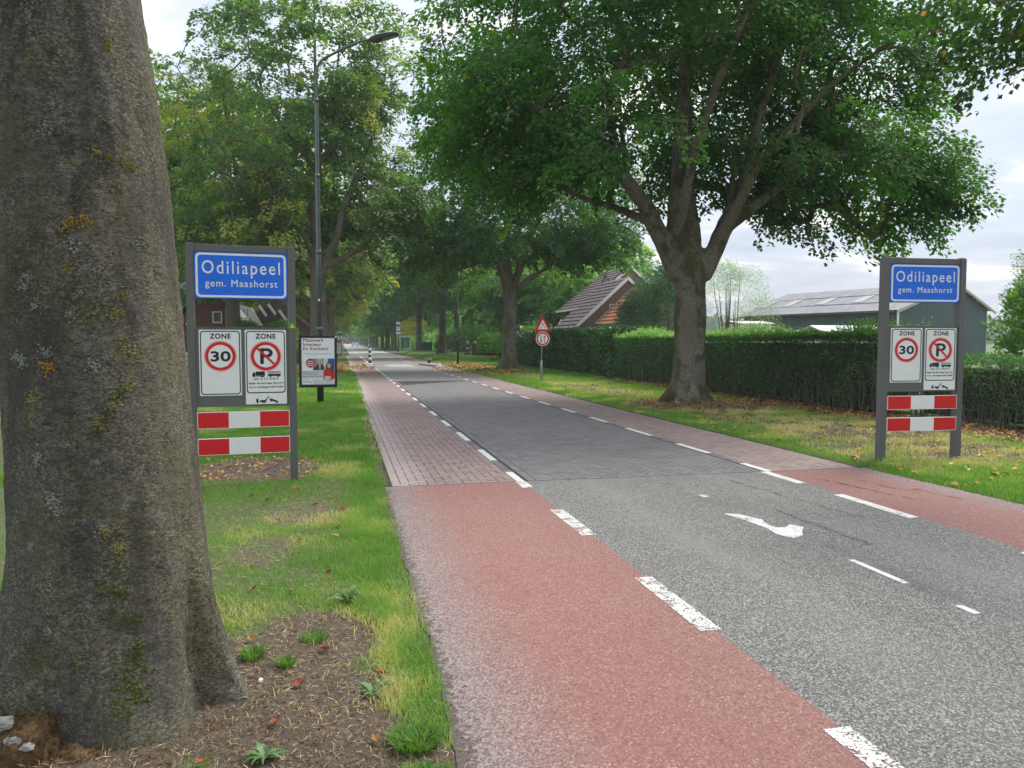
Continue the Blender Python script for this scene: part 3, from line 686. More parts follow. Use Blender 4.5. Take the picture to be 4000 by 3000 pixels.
def grow(limbs, targets, rng, step=.55, tipr=.012, maxd=9):
    P = []; par = []; fix = []
    for li, pl in enumerate(limbs):
        pl = [np.array(q, float) for q in pl]
        if li == 0: P.append(pl[0][:3]); par.append(-1); fix.append(pl[0][3]); last = 0; start = 1
        else:
            A = np.array(P); last = int(np.argmin(((A - pl[0][:3]) ** 2).sum(1))); start = 0
            if np.linalg.norm(A[last] - pl[0][:3]) < .15: start = 1
        for k in range(start, len(pl)):
            a = pl[k - 1] if k else np.append(P[last], pl[0][3]); b = pl[k]; m = max(1, int(np.linalg.norm(b[:3] - a[:3]) / step))
            for q in range(1, m + 1):
                c = a + (b - a) * q / m; P.append(c[:3] + rng.normal(0, .012, 3) * (q < m)); par.append(last); fix.append(c[3]); last = len(P) - 1
    nlimb = len(P)
    order = np.argsort(((targets - np.array(limbs[0][-1][:3])) ** 2).sum(1)); tips = []
    A = np.zeros((nlimb + len(targets) * 16, 3)); A[:nlimb] = P; n = nlimb; zmin = limbs[0][-1][2] - .3
    okn = np.ones(len(A), bool); okn[:nlimb] = np.array([p[2] > zmin for p in P])
    for ti in order:
        T = targets[ti]; d = np.linalg.norm(A[:n] - T, axis=1) + np.where(okn[:n], 0, 99) + np.maximum(A[:n, 2] - T[2], 0) * .35
        j = int(np.argmin(d)); L_ = np.linalg.norm(A[j] - T)
        if L_ > maxd: continue
        m = min(15, max(2, int(L_ / step))); p0 = A[j]; d0 = (A[j] - A[par[j]]) if par[j] >= 0 else np.array([0, 0, 1.]); d0 = d0 / (np.linalg.norm(d0) + 1e-6)
        out = T - p0; out[2] = 0; out /= (np.linalg.norm(out) + 1e-6)
        c1 = p0 + d0 * L_ * .3 + np.array([0, 0, L_ * .1]); c2 = T - out * L_ * .25 + np.array([0, 0, L_ * .06]); last = j
        for q in range(1, m + 1):
            t = q / m; c = (1 - t) ** 3 * p0 + 3 * (1 - t) ** 2 * t * c1 + 3 * (1 - t) * t * t * c2 + t ** 3 * T
            if q < m: c = c + rng.normal(0, .035 * L_ ** .5, 3)
            A[n] = c; par.append(last); fix.append(0); last = n; n += 1
        tips.append(last)
    A = A[:n]; par = np.array(par); cnt = np.zeros(n); cnt[tips] = 1
    for i in range(n - 1, 0, -1): cnt[par[i]] += cnt[i]
    r = tipr * .8 * np.maximum(cnt, 1) ** .44; fix = np.array(fix); r = np.where(fix > 0, fix, np.minimum(r, .10))
    for i in range(1, n):
        if r[i] > r[par[i]]: r[i] = r[par[i]]
    return A, par, r, np.array(tips), nlimb

def frusta(A, par, r, sel, sides):
    sel = np.asarray(sel); a = A[par[sel]]; b = A[sel]; ra = r[par[sel]]; rb = r[sel]; ra = np.minimum(ra, rb * 1.35)
    d = b - a; l = np.linalg.norm(d, axis=1, keepdims=True) + 1e-9; d = d / l; b = b + d * rb[:, None] * .3
    ref = np.where(np.abs(d[:, 2:3]) > .9, np.array([[1., 0, 0]]), np.array([[0, 0, 1.]])); u = np.cross(d, ref); u /= np.linalg.norm(u, axis=1, keepdims=True); w = np.cross(d, u)
    th = 2 * np.pi * np.arange(sides) / sides; cs = np.cos(th)[None, :, None]; sn = np.sin(th)[None, :, None]; ringv = u[:, None] * cs + w[:, None] * sn
    V = np.stack([a[:, None] + ringv * ra[:, None, None], b[:, None] + ringv * rb[:, None, None]], 1)   # n,2,s,3
    n = len(sel); base = (np.arange(n) * 2 * sides)[:, None]; k = np.arange(sides)[None]; k2 = (k + 1) % sides
    F = np.stack([base + k, base + k2, base + sides + k2, base + sides + k], -1).reshape(-1, 4)
    return V.reshape(-1, 3), F

def env_targets(rng, n, c, rad, shell=.55, zlo=None, keep=None, mind=.55):
    out = []; c = np.array(c, float); rad = np.array(rad, float); tries = 0
    grid = {}
    while len(out) < n and tries < n * 60:
        tries += 1; v = rng.normal(0, 1, 3); v /= np.linalg.norm(v); q = rng.random(); s = (1 - shell * rng.random() ** 1.4) if q < .85 else rng.random() ** .5
        lump = .82 + .3 * vnoise(np.array([v[0] * 2.3 + c[0]]), np.array([v[1] * 2.3 + c[1]]), np.array([v[2] * 2.3]), 3)[0]
        p = c + v * rad * s * lump
        if v[2] < 0: p[2] = c[2] + v[2] * rad[2] * s * lump
        if zlo is not None and p[2] < zlo: continue
        if keep is not None and not keep(p): continue
        key = tuple((p / mind).astype(int))
        if key in grid and rng.random() < .8: continue
        grid[key] = 1; out.append(p)
    return np.array(out)

def sprays(rng, A, par, tips, centre, per, Ls=1.3, Ws=.5, leaf=.13, tintbase=.35, tintvar=.25, droop=.3, yel=.1, seed=1):
    n = len(tips); tp = A[tips]; d = tp - A[par[tips]]; d /= np.linalg.norm(d, axis=1, keepdims=True) + 1e-9
    o = tp - np.array(centre); o[:, 2] *= .3; o /= np.linalg.norm(o, axis=1, keepdims=True) + 1e-9
    d = d * .5 + o * .8 + rng.normal(0, .25, (n, 3)); d[:, 2] -= droop; d /= np.linalg.norm(d, axis=1, keepdims=True)
    side = np.cross(d, np.array([0, 0, 1.])); side /= np.linalg.norm(side, axis=1, keepdims=True) + 1e-9; nn = np.cross(side, d)
    nn = nn + rng.normal(0, .22, (n, 3))
    cnt = rng.poisson(per, n); ii = np.repeat(np.arange(n), cnt); m = len(ii)
    L_ = (Ls * (.6 + .7 * rng.random(n)))[ii]; t = rng.random(m) ** .8; sgn = rng.choice([-1., 1.], m); lat = sgn * rng.random(m) ** .7 * Ws * (1.05 - .75 * t)
    P = tp[ii] + d[ii] * ((t - .4) * L_)[:, None] + side[ii] * lat[:, None] + nn[ii] * rng.normal(0, .10, m)[:, None]
    P[:, 2] -= .28 * Ls * t ** 2 * (.4 + rng.random(n)[ii]) + np.abs(lat) * .25
    D = d[ii] * .6 + side[ii] * (sgn * .8)[:, None] + rng.normal(0, .35, (m, 3)); D[:, 2] -= .35
    N_ = nn[ii] + rng.normal(0, .38, (m, 3))
    base = tintbase + tintvar * (rng.random(n) - .5) * 1.3
    lf = fbm(tp[:, 0] * .35, tp[:, 1] * .35, tp[:, 2] * .35, 3, seed); base = base + (lf - .5) * 1.1 * tintvar * 2
    base = base + np.where(lf > .62, yel, 0)
    T = np.clip(base[ii] + rng.normal(0, .09, m), 0.02, .93); T = np.where(rng.random(m) < .004 + yel * .03, .99, T)
    s = leaf * (.7 + .6 * rng.random(m))
    return P, D, N_, s, T

def remesh_limbs(name, A, par, r, nl, mat, parent, vox, flare=None, rng=None, extra_tubes=()):
    """limbs and bole melted into one skin"""
    m = MB()
    ch = {}
    for i in range(1, nl): ch.setdefault(par[i], []).append(i)
    starts = [(0, c) for c in ch.get(0, [])] ; done = []
    stack = [(0, c) for c in ch.get(0, [])]
    while stack:
        p, c = stack.pop(); chain = [p, c]
        while ch.get(chain[-1]):
            k = ch[chain[-1]]; chain.append(k[0]) if len(k) == 1 else None
            if len(k) > 1:
                mx = max(k, key=lambda q: r[q]); stack += [(chain[-1], q) for q in k if q != mx]; chain.append(mx)
        if len(chain) > 1:
            rr = [r[q] for q in chain]; rr[0] = min(rr[0], rr[1] * 1.15); m.tube([A[q] for q in chain], rr, 12)
    for pts, rad in extra_tubes: m.tube(pts, rad, 10)
    o = m.build(name, mat, parent)
    md = o.modifiers.new('melt', 'REMESH'); md.mode = 'VOXEL'; md.voxel_size = vox; md.use_smooth_shade = True
    ms = o.modifiers.new('smooth', 'SMOOTH'); ms.factor = .6; ms.iterations = 6
    bpy.context.view_layer.update(); dg = bpy.context.evaluated_depsgraph_get()
    me = bpy.data.meshes.new_from_object(o.evaluated_get(dg)); old = o.data; o.modifiers.clear(); o.data = me; bpy.data.meshes.remove(old)
    n = len(me.vertices); co = np.empty(n * 3, np.float32); me.vertices.foreach_get('co', co); co = co.reshape(-1, 3)
    no = np.empty(n * 3, np.float32); me.vertices.foreach_get('normal', no); no = no.reshape(-1, 3)
    k = (fbm(co[:, 0] * 2.6, co[:, 1] * 2.6, co[:, 2] * 1.3, 4, 3) - .5) * .10 + (fbm(co[:, 0] * 9, co[:, 1] * 9, co[:, 2] * 6, 3, 8) - .5) * .03
    co = co + no * k[:, None]; me.vertices.foreach_set('co', co.ravel().astype(np.float32)); me.update()
    me.polygons.foreach_set('use_smooth', np.ones(len(me.polygons), bool))
    me.materials.clear(); me.materials.append(MATS[mat]); return o

def make_tree(name, base, limbs, env, ntip, per, leafmat, bark, label, group=None, cat='tree', rng=None, leaf=.13, Ls=1.3, Ws=.5, tb=.35, tv=.25, vox=.06, droop=.3, zlo=None,
              roots=True, melt=True, step=.55, yel=.1, seed=1, keep=None, twig_min=0, shell=.55):
    rng = rng or np.random.default_rng(seed)
    root = empty(name, base); tag(root, label, cat, group)
    T = np.concatenate([env_targets(rng, n_, c, rad, shell, zlo, keep) for (c, rad), n_ in zip(env, ntip)])
    A, par, r, tips, nl = grow(limbs, T, rng, step)
    ex = []
    if roots:
        r0 = limbs[0][0][3]
        for k in range(7):
            a = 2 * math.pi * k / 7 + rng.random() * .5; q = r0 * (.9 + .5 * rng.random())
            ex.append(([(math.cos(a) * q * .35, math.sin(a) * q * .35, r0 * 1.5), (math.cos(a) * q * .75, math.sin(a) * q * .75, r0 * .45), (math.cos(a) * q * 1.3, math.sin(a) * q * 1.3, -.08)], [r0 * .3, r0 * .32, r0 * .2]))
    if melt: remesh_limbs('trunk', A, par, r, nl, bark, root, vox, extra_tubes=ex)
    else:
        V, F = frusta(A, par, r, np.arange(1, nl), 9); link('trunk', np_mesh('trunk', V, F, smooth=True), bark, root)
    sel = np.arange(nl, len(A)); sel = sel[r[sel] > twig_min]
    V, F = frusta(A, par, r, sel, 5); link('branches', np_mesh('branches', V, F, smooth=True), bark, root)
    P, D, N_, s, Tn = sprays(rng, A, par, tips, env[0][0], per, Ls, Ws, leaf, tb, tv, droop, yel, seed)
    link('crown', leaf_mesh('crown', P, D, N_, s, s * .78, Tn), leafmat, root)
    return root

# ------------------------------------------------------------------ the near trunk on the left
def near_trunk():
    nz, na = 330, 300; root = empty('beech_tree', (-1.0, 3.62, 0))
    tag(root, 'massive grey beech trunk with yellow lichen, nearest on the left', 'tree', 'trees along the left side of the road')
    zt = np.array([-.12, 0, .12, .25, .44, .73, 1.1, 1.78, 2.33, 3.07, 4.2, 5.0]); rr = np.array([.56, .515, .475, .45, .425, .39, .373, .35, .33, .31, .29, .28]); cx = np.array([0, 0, 0, 0, 0.0, .01, -.01, -.05, -.07, -.13, -.2, -.25])
    z = np.concatenate([np.linspace(-.12, .9, 150), np.linspace(.907, 3.4, 140), np.linspace(3.45, 5.0, 40)]); a = np.linspace(0, 2 * np.pi, na, endpoint=False)
    ZZ, AA = np.meshgrid(z, a, indexing='ij'); r = np.interp(ZZ, zt, rr); c = np.interp(ZZ, zt, cx)
    k = np.exp(-np.maximum(ZZ, 0) / .28)
    def lobe(a0, w, h, top): return h * np.exp(-(((AA - a0 + np.pi) % (2 * np.pi) - np.pi) / w) ** 2) * np.clip(1 - ZZ / top, 0, 1) ** 1.6
    r = r + lobe(-.15, .25, .10, .75) + lobe(-1.1, .35, .06, .4) + lobe(-2.1, .3, .10, .35) + lobe(-2.9, .3, .06, .5) + lobe(1.2, .4, .12, .6) + lobe(2.4, .4, .1, .6)
    r = r - lobe(-.50, .12, .085, 1.1) + lobe(-.28, .10, .045, 1.0) - lobe(-1.75, .12, .03, .6) + lobe(-.85, .12, .03, .7)
    ca, sa = np.cos(AA), np.sin(AA)
    f1 = fbm(ca * 1.6 + 5, sa * 1.6 + 5, ZZ * .9, 4, 2) - .5; f2 = fbm(ca * 6 + 9, sa * 6 + 9, ZZ * 7, 4, 4) - .5; f3 = fbm(ca * 5, sa * 5, ZZ * 38, 3, 6) - .5; f4 = fbm(ca * 30, sa * 30, ZZ * 60, 3, 7) - .5
    r = r + f1 * .05 + f2 * .018 + f3 * .006 + f4 * .005 + k * (fbm(ca * 4, sa * 4, ZZ * 3, 3, 12) - .5) * .10 + np.exp(-np.maximum(ZZ, 0) / .5) * np.clip(1 - np.abs((AA - 5.75)) / .6, 0, 1) * (fbm(ca * 22, sa * 22, ZZ * 9, 4, 15) - .5) * .06
    # old branch scars
    for (a0, z0, s) in ((-1.55, .86, .05), (-1.5, .62, .04), (-1.95, 1.9, .03), (-1.2, 2.4, .025), (-1.7, 1.35, .03)):
        dd = ((((AA - a0 + np.pi) % (2 * np.pi) - np.pi) * .4 / (s * 2.2)) ** 2 + ((ZZ - z0) / (s * .45)) ** 2); r = r + .012 * np.exp(-dd) - .010 * np.exp(-dd * 5)
    V = np.stack([c + r * ca, r * sa, ZZ], -1).reshape(-1, 3)
    i = np.arange(len(z) - 1)[:, None] * na; j = np.arange(na)[None]; j2 = (j + 1) % na
    F = np.stack([i + j, i + j2, i + na + j2, i + na + j], -1).reshape(-1, 4)
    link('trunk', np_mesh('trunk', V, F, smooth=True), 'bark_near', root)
    # crown above the frame
    rng = np.random.default_rng(31)
    limbs = [[(-.22, 0, 4.8, .28), (-.3, 0, 6, .24), (-.3, .1, 8, .2), (-.2, 0, 11, .1)], [(-.25, 0, 5.4, .15), (-1.8, -.4, 7.5, .12), (-3.4, -.8, 9, .06)], [(-.25, 0, 5.2, .14), (-.3, -1.8, 7.2, .1), (0, -3.2, 8.8, .05)], [(-.25, 0, 5.8, .13), (-1.5, 1.5, 8, .08)]]
    T = env_targets(rng, 170, (-2.2, -1.8, 10.2), (4.6, 4.2, 4.2), .5, 6.2)
    A, par, rr_, tips, nl = grow(limbs, T, rng, .9)
    V, F = frusta(A, par, rr_, np.arange(1, len(A)), 7); link('branches', np_mesh('branches', V, F, smooth=True), 'bark_dark', root)
    P, D, N_, s, Tn = sprays(rng, A, par, tips, (-2.2, -1.8, 10), 80, 1.6, .7, .2, .35, .25, .3, .1, 5)
    link('crown', leaf_mesh('crown', P, D, N_, s, s * .78, Tn), 'leaf_l1', root)
    # lichen rosettes
    rl = random.Random(5)
    def rosette(a0, z0, s, mat, nm):
        m = MB(); rb = float(np.interp(z0, zt, rr)) + .004; cx_ = float(np.interp(z0, zt, cx))
        for q in range(40):
            aa = a0 + rl.gauss(0, s * .9 / .38); zz = z0 + rl.gauss(0, s * .9); ii = int(np.argmin(abs(z - zz))); jj = int(round((aa % (2 * np.pi)) / (2 * np.pi) * na)) % na
            rv = r[ii, jj]; w = s * (.10 + .22 * rl.random()); n_ = 7; pts = []
            for t in range(n_):
                th = 2 * math.pi * t / n_; ww = w * (.7 + .5 * rl.random()); ax = aa + math.cos(th) * ww / rv; pts.append((cx_ + (rv + .001) * math.cos(ax), (rv + .001) * math.sin(ax), zz + math.sin(th) * ww))
            pts.append((cx_ + (rv + .008) * math.cos(aa), (rv + .008) * math.sin(aa), zz)); m.add(pts, [(t, (t + 1) % n_, n_) for t in range(n_)])
        tag(m.build(nm, mat, root), kind='stuff')
    MATS['lich_o'] = M_plain('orange_lichen', (.42, .25, .025), .9, .3, 60, 0, .5); MATS['lich_y'] = M_plain('yellow_green_lichen', (.30, .28, .06), .9, .3, 60, 0, .5); MATS['lich_w'] = M_plain('pale_lichen', (.34, .36, .32), .9, .3, 60, 0, .5)
    MATS['moss_g'] = M_plain('green_moss', (.085, .11, .015), .95, .4, 50, 0, .8)
    O_ = [(-1.45, 2.05), (-1.3, 2.07), (-1.76, 1.5)]; Y_ = [(-1.48, 1.88), (-1.12, 2.34), (-0.98, 2.32), (-0.8, 2.31), (-0.7, 2.3), (-1.35, 0.85), (-1.24, 0.79), (-1.97, 1.38), (-0.83, 2.77), (-1.04, 1.71), (-0.96, 1.78), (-1.02, 1.6), (-0.9, 1.55)]
    W_ = [(-1.22, 1.97), (-1.22, 1.87), (-1.39, 1.79), (-1.92, 1.84), (-1.98, 1.81), (-1.83, 1.74), (-2.17, 1.54), (-2.08, 1.52), (-1.77, 1.56), (-1.41, 1.97), (-1.81, 0.99), (-1.77, 0.95), (-1.68, 0.52), (-1.85, 0.49), (-0.9, 2.46), (-0.08, 1.75), (-0.45, 1.9), (-2.11, 0.8), (-1.5, 1.7), (-1.3, 1.5), (-1.6, 1.2), (-1.95, 1.15), (-.7, 2.0), (-1.6, 2.4)]
    G_ = [(-0.99, 1.43), (-1.07, 1.39), (-1.15, 1.36), (-1.24, 1.31), (-1.31, 1.28), (-1.36, 1.24), (-1.39, 0.64), (-1.30, 0.63), (-1.22, 0.61), (-1.33, 0.53), (-1.11, 0.5), (-1.22, .5), (-1.14, 0.37), (-1.13, 0.32), (-1.17, 0.27), (-1.11, 0.23), (-1.2, .2)]
    for i, (a0, z0) in enumerate(O_): rosette(a0, z0, .017, 'lich_o', 'lichen')
    for i, (a0, z0) in enumerate(Y_): rosette(a0, z0, .011 + .007 * rl.random(), 'lich_y', 'lichen')
    for i, (a0, z0) in enumerate(W_): rosette(a0, z0, .008 + .009 * rl.random(), 'lich_w', 'lichen')
    for i, (a0, z0) in enumerate(G_): rosette(a0, z0, .016 + (.012 if z0 < .4 else 0), 'moss_g' if i > 5 else ('moss_g' if i % 2 else 'lich_y'), 'moss_patch')
    # rotting, furry root with white fungus at the lower left
    def blob(nm, mt, cc, sc, sub=5, amp=.5):
        bm = bmesh.new(); bmesh.ops.create_icosphere(bm, subdivisions=sub, radius=1); q = np.array([v.co[:] for v in bm.verts])
        f = 1 + amp * (fbm(q[:, 0] * 2 + cc[0] * 9, q[:, 1] * 2, q[:, 2] * 2, 4, 3) - .5) * 1.4 + .35 * (fbm(q[:, 0] * 7, q[:, 1] * 7, q[:, 2] * 7, 4, 3) - .5)
        q2 = np.array(cc) + q * np.array(sc) * f[:, None]
        for v, p in zip(bm.verts, q2): v.co = p
        me = bpy.data.meshes.new(nm); bm.to_mesh(me); bm.free(); me.polygons.foreach_set('use_smooth', np.ones(len(me.polygons), bool)); o_ = link(nm, me, mt, root)
        return q2, q
    fur = []
    for nm, mt, cc, sc in (('mossy_root', 'moss', (-.30, -.42, .06), (.15, .12, .13)), ('mossy_root', 'moss', (-.17, -.47, .05), (.12, .10, .15)), ('mossy_root', 'moss', (-.02, -.50, .0), (.13, .10, .07))):
        q2, q = blob(nm, mt, cc, sc); k = RNG.integers(0, len(q2), 2600); fur.append((q2[k], q[k]))
    P = np.concatenate([f[0] for f in fur]); N0 = np.concatenate([f[1] for f in fur]); n = len(P); D = N0 + RNG.normal(0, .6, (n, 3)) - np.array([0, 0, .5])
    link('moss_fibres', leaf_mesh('moss_fibres', P, D, RNG.normal(0, 1, (n, 3)), .022 * (.5 + RNG.random(n)), .0035, np.clip(RNG.normal(.35, .2, n), 0, 1)), 'straw_brown', root)
    for cc, sc in (((-.25, -.50, .185), (.045, .018, .026)), ((-.19, -.545, .14), (.028, .014, .02)), ((-.14, -.56, .115), (.022, .014, .014))): blob('white_fungus', 'fungus', cc, sc, 4, .9)
near_trunk()

# ------------------------------------------------------------------ big tree on the right
GR, GL = 'trees along the right side of the road', 'trees along the left side of the road'
o = (8.55, 17.9)
r1_limbs = [
    [(0, 0, -.1, .49), (0, 0, .35, .43), (0, 0, 1.2, .385), (.0, 0, 2.0, .40), (0, 0, 2.7, .425), (0, .0, 3.3, .47), (-.03, .03, 3.75, .47)],
    [(-.05, 0, 3.4, 0.332), (-.35, .1, 4.3, 0.274), (-.3, .1, 5.24, 0.224), (-.22, .2, 6.6, 0.199), (-.1, .2, 8.5, 0.141), (0, .1, 11, 0.066)],
    [(-.35, 0, 3.3, 0.282), (-.75, 0, 4.1, 0.232), (-1.3, -.1, 4.97, 0.199), (-2.0, -.3, 5.65, 0.174), (-3.8, -.6, 6.75, 0.108), (-5.3, -.9, 7.3, 0.058)],
    [(.1, 0, 3.6, 0.249), (.25, .5, 4.6, 0.199), (.3, .9, 5.8, 0.166), (.8, 1.8, 8, 0.083)],
    [(.35, 0, 3.3, 0.266), (.85, -.1, 4.4, 0.207), (1.25, -.1, 5.2, 0.183), (1.6, 0, 6.2, 0.166), (1.85, .1, 7.2, 0.133), (2.5, .2, 9, 0.083)],
    [(.9, -.05, 4.35, 0.158), (1.7, -.2, 5.05, 0.133), (2.7, -.4, 5.8, 0.108), (3.5, -.5, 6.2, 0.091), (5.6, -.8, 6.6, 0.050)],
    [(-.5, -.1, 4.0, 0.166), (-.6, -1.2, 5.6, 0.116), (-.8, -2.8, 7.0, 0.075), (-1, -4.5, 7.8, 0.042)],
    [(.6, -.1, 4.0, 0.166), (1.0, -1.5, 5.8, 0.108), (1.6, -3.2, 7.0, 0.066), (2.2, -4.8, 7.6, 0.042)],
    [(-.9, 0, 4.5, 0.116), (-1.9, .6, 5.0, 0.091), (-3.4, 1.2, 5.6, 0.050)],
    [(1.0, 0, 4.7, 0.116), (1.8, 1.2, 6.4, 0.083), (3.0, 2.6, 8, 0.042)],
]
def keep_r1(p):
    x, y, z = p
    if z < 5.4 and abs(x) < 3.0: return False
    if x < 0 and z < 5.1: return False
    if x < -6.4 or (y < 1 and abs(abs(x - .2) - (z - 4) * .55) < .75 and z < 8): return False
    return fbm(np.array([x * .55]), np.array([y * .55]), np.array([z * .55]), 2, 21)[0] > .40
make_tree('beech_tree', (*o, 0), r1_limbs, [((-.5, 0, 8.6), (7.3, 6.4, 4.5)), ((4.2, -.4, 6.0), (2.6, 2.8, 1.9)), ((-4.4, 0, 6.7), (3.0, 3.2, 1.6)), ((0, 0, 11.5), (5.8, 5.5, 3)), ((4.2, 0, 8.9), (3.1, 3.0, 2.6)), ((5.6, -.3, 5.6), (1.5, 1.6, 1.2))], (960, 150, 150, 140, 130, 40), 128, 'leaf_r1', 'bark',
          'huge dark green beech by the hedge, forking low into a wide V', GR, seed=11, leaf=.108, Ls=1.25, Ws=.5, tb=.3, tv=.28, vox=.045, zlo=4.2, keep=keep_r1, droop=.38, yel=.13)

# tree beyond it on the right, by the two round signs
r2_limbs = [[(0, 0, -.1, .5), (0, 0, .4, .42), (0, 0, 2.5, .37), (.02, 0, 3.9, .42), (0, 0, 4.6, .34)],
            [(-.1, 0, 4.2, .24), (-.5, 0, 5.6, .2), (-1.1, -.2, 6.9, .15), (-2.6, -.5, 8.6, .08)], [(0, 0, 4.3, .26), (-.1, .2, 6, .2), (0, .2, 8.5, .15), (0, 0, 11, .07)],
            [(.1, 0, 4.2, .22), (.7, 0, 5.6, .18), (1.3, .2, 7.2, .12), (2, .4, 9, .06)], [(.3, 0, 4.3, .15), (1.6, -.3, 5.2, .12), (3.6, -.6, 6.6, .07)], [(-.2, -.1, 4.5, .15), (-1.2, -1.5, 6.6, .1), (-2, -3, 7.6, .05)], [(.2, 0, 4.6, .13), (.6, -2, 6.8, .09), (1, -3.6, 7.8, .05)]]
make_tree('beech_tree', (8.72, 39.9, .06), r2_limbs, [((.4, 0, 8.6), (7.0, 6, 4.4)), ((4.2, 0, 7.0), (3.2, 3, 1.5)), ((-3.6, 0, 6.6), (2.6, 3, 1.6))], (480, 90, 60), 115, 'leaf_r2', 'bark_dark',
          'dark blue-green tree with slender mossy trunk between lamp post and round road sign', GR, seed=12, leaf=.155, Ls=1.4, Ws=.6, tb=.35, tv=.25, vox=.05, zlo=4.0, droop=.35, keep=lambda p: not (p[2] < 6 and abs(p[0]) < 2.2) and not (p[0] > 1.5 and p[2] < 5.9), yel=.12)

# tall tree on the left behind the lamp post
l1_limbs = [[(0, 0, -.1, .55), (0, 0, .5, .45), (0, 0, 2.4, .40), (.0, 0, 4.6, .42), (.05, 0, 5.6, .36)],
            [(0, 0, 5, .25), (-.15, 0, 7.0, .22), (.05, .1, 9, .2), (.1, .1, 11, .16), (0, .1, 14, .1), (0, 0, 17, .05)],
            [(-.1, 0, 4.9, .22), (-.9, -.1, 6.0, .18), (-1.9, -.2, 7.2, .15), (-3.4, -.3, 8.8, .1), (-5.2, -.6, 10, .05)],
            [(.2, 0, 5.1, .2), (.9, 0, 6.6, .17), (1.2, 0, 7.9, .15), (1.9, .1, 9.4, .13), (2.4, .1, 10.8, .1), (3.1, 0, 12.4, .06)],
            [(.25, 0, 5.0, .16), (2.0, -.2, 6.0, .12), (3.3, -.3, 7.4, .08), (4.6, -.4, 8.4, .05)],
            [(-.2, -.1, 5.6, .13), (-1.0, -.6, 7.4, .12), (-1.0, -1, 8.4, .1), (-1.6, -1.2, 10.6, .07)],
            [(-.1, 0, 6.4, .14), (-2.2, .4, 8.8, .1), (-4.2, .6, 11.6, .05)], [(.1, 0, 9.4, .12), (-1.4, 0, 11.4, .09), (-3, 0, 13.8, .05)], [(.1, 0, 9.8, .12), (1.8, -.3, 12.6, .08), (3.2, -.6, 15, .04)],
            [(0, 0, 5.4, .12), (-3.0, -1.0, 5.9, .08), (-6.2, -1.6, 6.2, .04)]]
def keep_l1(p):
    if p[0] < -4.4 and p[2] > 11.6 + (p[0] + 8) * 1.15: return False
    if p[1] < .8 and abs(p[0] - .0 - max(0, (p[2] - 6)) * .06) < .9 and p[2] < 10: return False
    if p[1] < 0 and abs(p[0] - (p[2] - 5) * .5) < .7 and p[2] < 12: return False
    return fbm(np.array([p[0] * .5]), np.array([p[1] * .5]), np.array([p[2] * .5]), 2, 33)[0] > .455
make_tree('beech_tree', (-1.02, 37.5, 0), l1_limbs, [((-1.9, 0, 11.2), (7.2, 6.2, 6.6)), ((-3.2, 0, 6.9), (5.0, 4, 1.8)), ((.8, 0, 14.2), (5.0, 5, 3.6)), ((2.6, 0, 8.2), (3.4, 4, 3))], (700, 120, 150, 100), 92, 'leaf_l1', 'bark_dark',
          'tall yellow-green tree standing behind the street lamp and poster board', GL, seed=13, leaf=.148, Ls=1.35, Ws=.6, tb=.45, tv=.34, vox=.05, zlo=4.6, droop=.3, yel=.2,
          keep=keep_l1)

# overhanging tree just right of the camera
r0_limbs = [[(0, 0, -.1, .6), (0, 0, 1, .48), (0, 0, 3.6, .46), (0, 0, 4.6, .36)], [(0, 0, 4.2, .26), (0, 0, 7, .2), (0, 0, 11, .08)], [(0, .2, 4.2, .22), (-.6, 3, 6.0, .14), (-1.2, 6, 6.2, .09), (-1.3, 9.0, 5.6, .04)], [(.2, .2, 4.2, .2), (1, 3.6, 6.5, .12), (1.2, 7.0, 7, .05)], [(.3, 0, 4.4, .16), (3, -.6, 6.6, .1)], [(-.3, 0, 4.4, .16), (-2, -1.6, 7, .1)]]
make_tree('beech_tree', (9.3, -1.3, 0), r0_limbs, [((0, -1, 9.5), (6.0, 4.5, 4.0)), ((-1.05, 8.8, 5.55), (1.25, 1.6, .95)), ((.4, 4.5, 8.2), (2.6, 3, 2))], (170, 40, 60), 130, 'leaf_r0', 'bark_dark',
          'tree beside the road whose browning branch hangs into the top right corner', GR, seed=14, leaf=.088, Ls=1.0, Ws=.42, tb=.30, tv=.4, vox=.07, zlo=4.5, droop=.35, yel=.3)

# generic roadside trees farther off: three builds, the rest copies
def generic(seed, h, rad, ntip, per, leaf, leafmat, tb, tv, label, base, group, cat='tree', trunk=.36, fork=4.4, yel=.1, name='beech_tree'):
    rg = np.random.default_rng(seed); limbs = [[(0, 0, -.1, trunk * 1.35), (0, 0, .5, trunk * 1.08), (0, 0, fork * .6, trunk * .95), (0, 0, fork, trunk)]]
    limbs.append([(0, 0, fork - .2, trunk * .6), (rg.normal(0, .2), rg.normal(0, .2), fork + (h - fork) * .5, trunk * .4), (0, 0, h - 1, .06)])
    for k in range(6):
        a = 2 * math.pi * k / 6 + rg.random(); q = rad * (.5 + .2 * rg.random()); z1 = fork + (h - fork) * (.25 + .3 * rg.random())
        limbs.append([(0, 0, fork - .3 + .3 * rg.random(), trunk * .5), (math.cos(a) * q * .35, math.sin(a) * q * .35, (fork + z1) / 2 + .2, trunk * .38), (math.cos(a) * q, math.sin(a) * q, z1 + .6, trunk * .18)])
    return make_tree(name, base, limbs, [((0, 0, (h + fork) / 2 + .3), (rad, rad, (h - fork) / 2 + .6))], (ntip,), per, leafmat, 'bark_dark', label, group, cat, seed=seed, leaf=leaf, Ls=1.6, Ws=.8, tb=tb, tv=tv, vox=.09, zlo=fork - .4, step=.9, yel=yel, twig_min=.02, melt=False if trunk < .3 else True)
gA = generic(41, 13, 6.6, 330, 54, .28, 'leaf_r2', .5, .35, 'pale-trunked tree with a mossy split bole just left of the brick gate pillars', (9.5, 73.5, .3), GR, trunk=.36, fork=5.5)
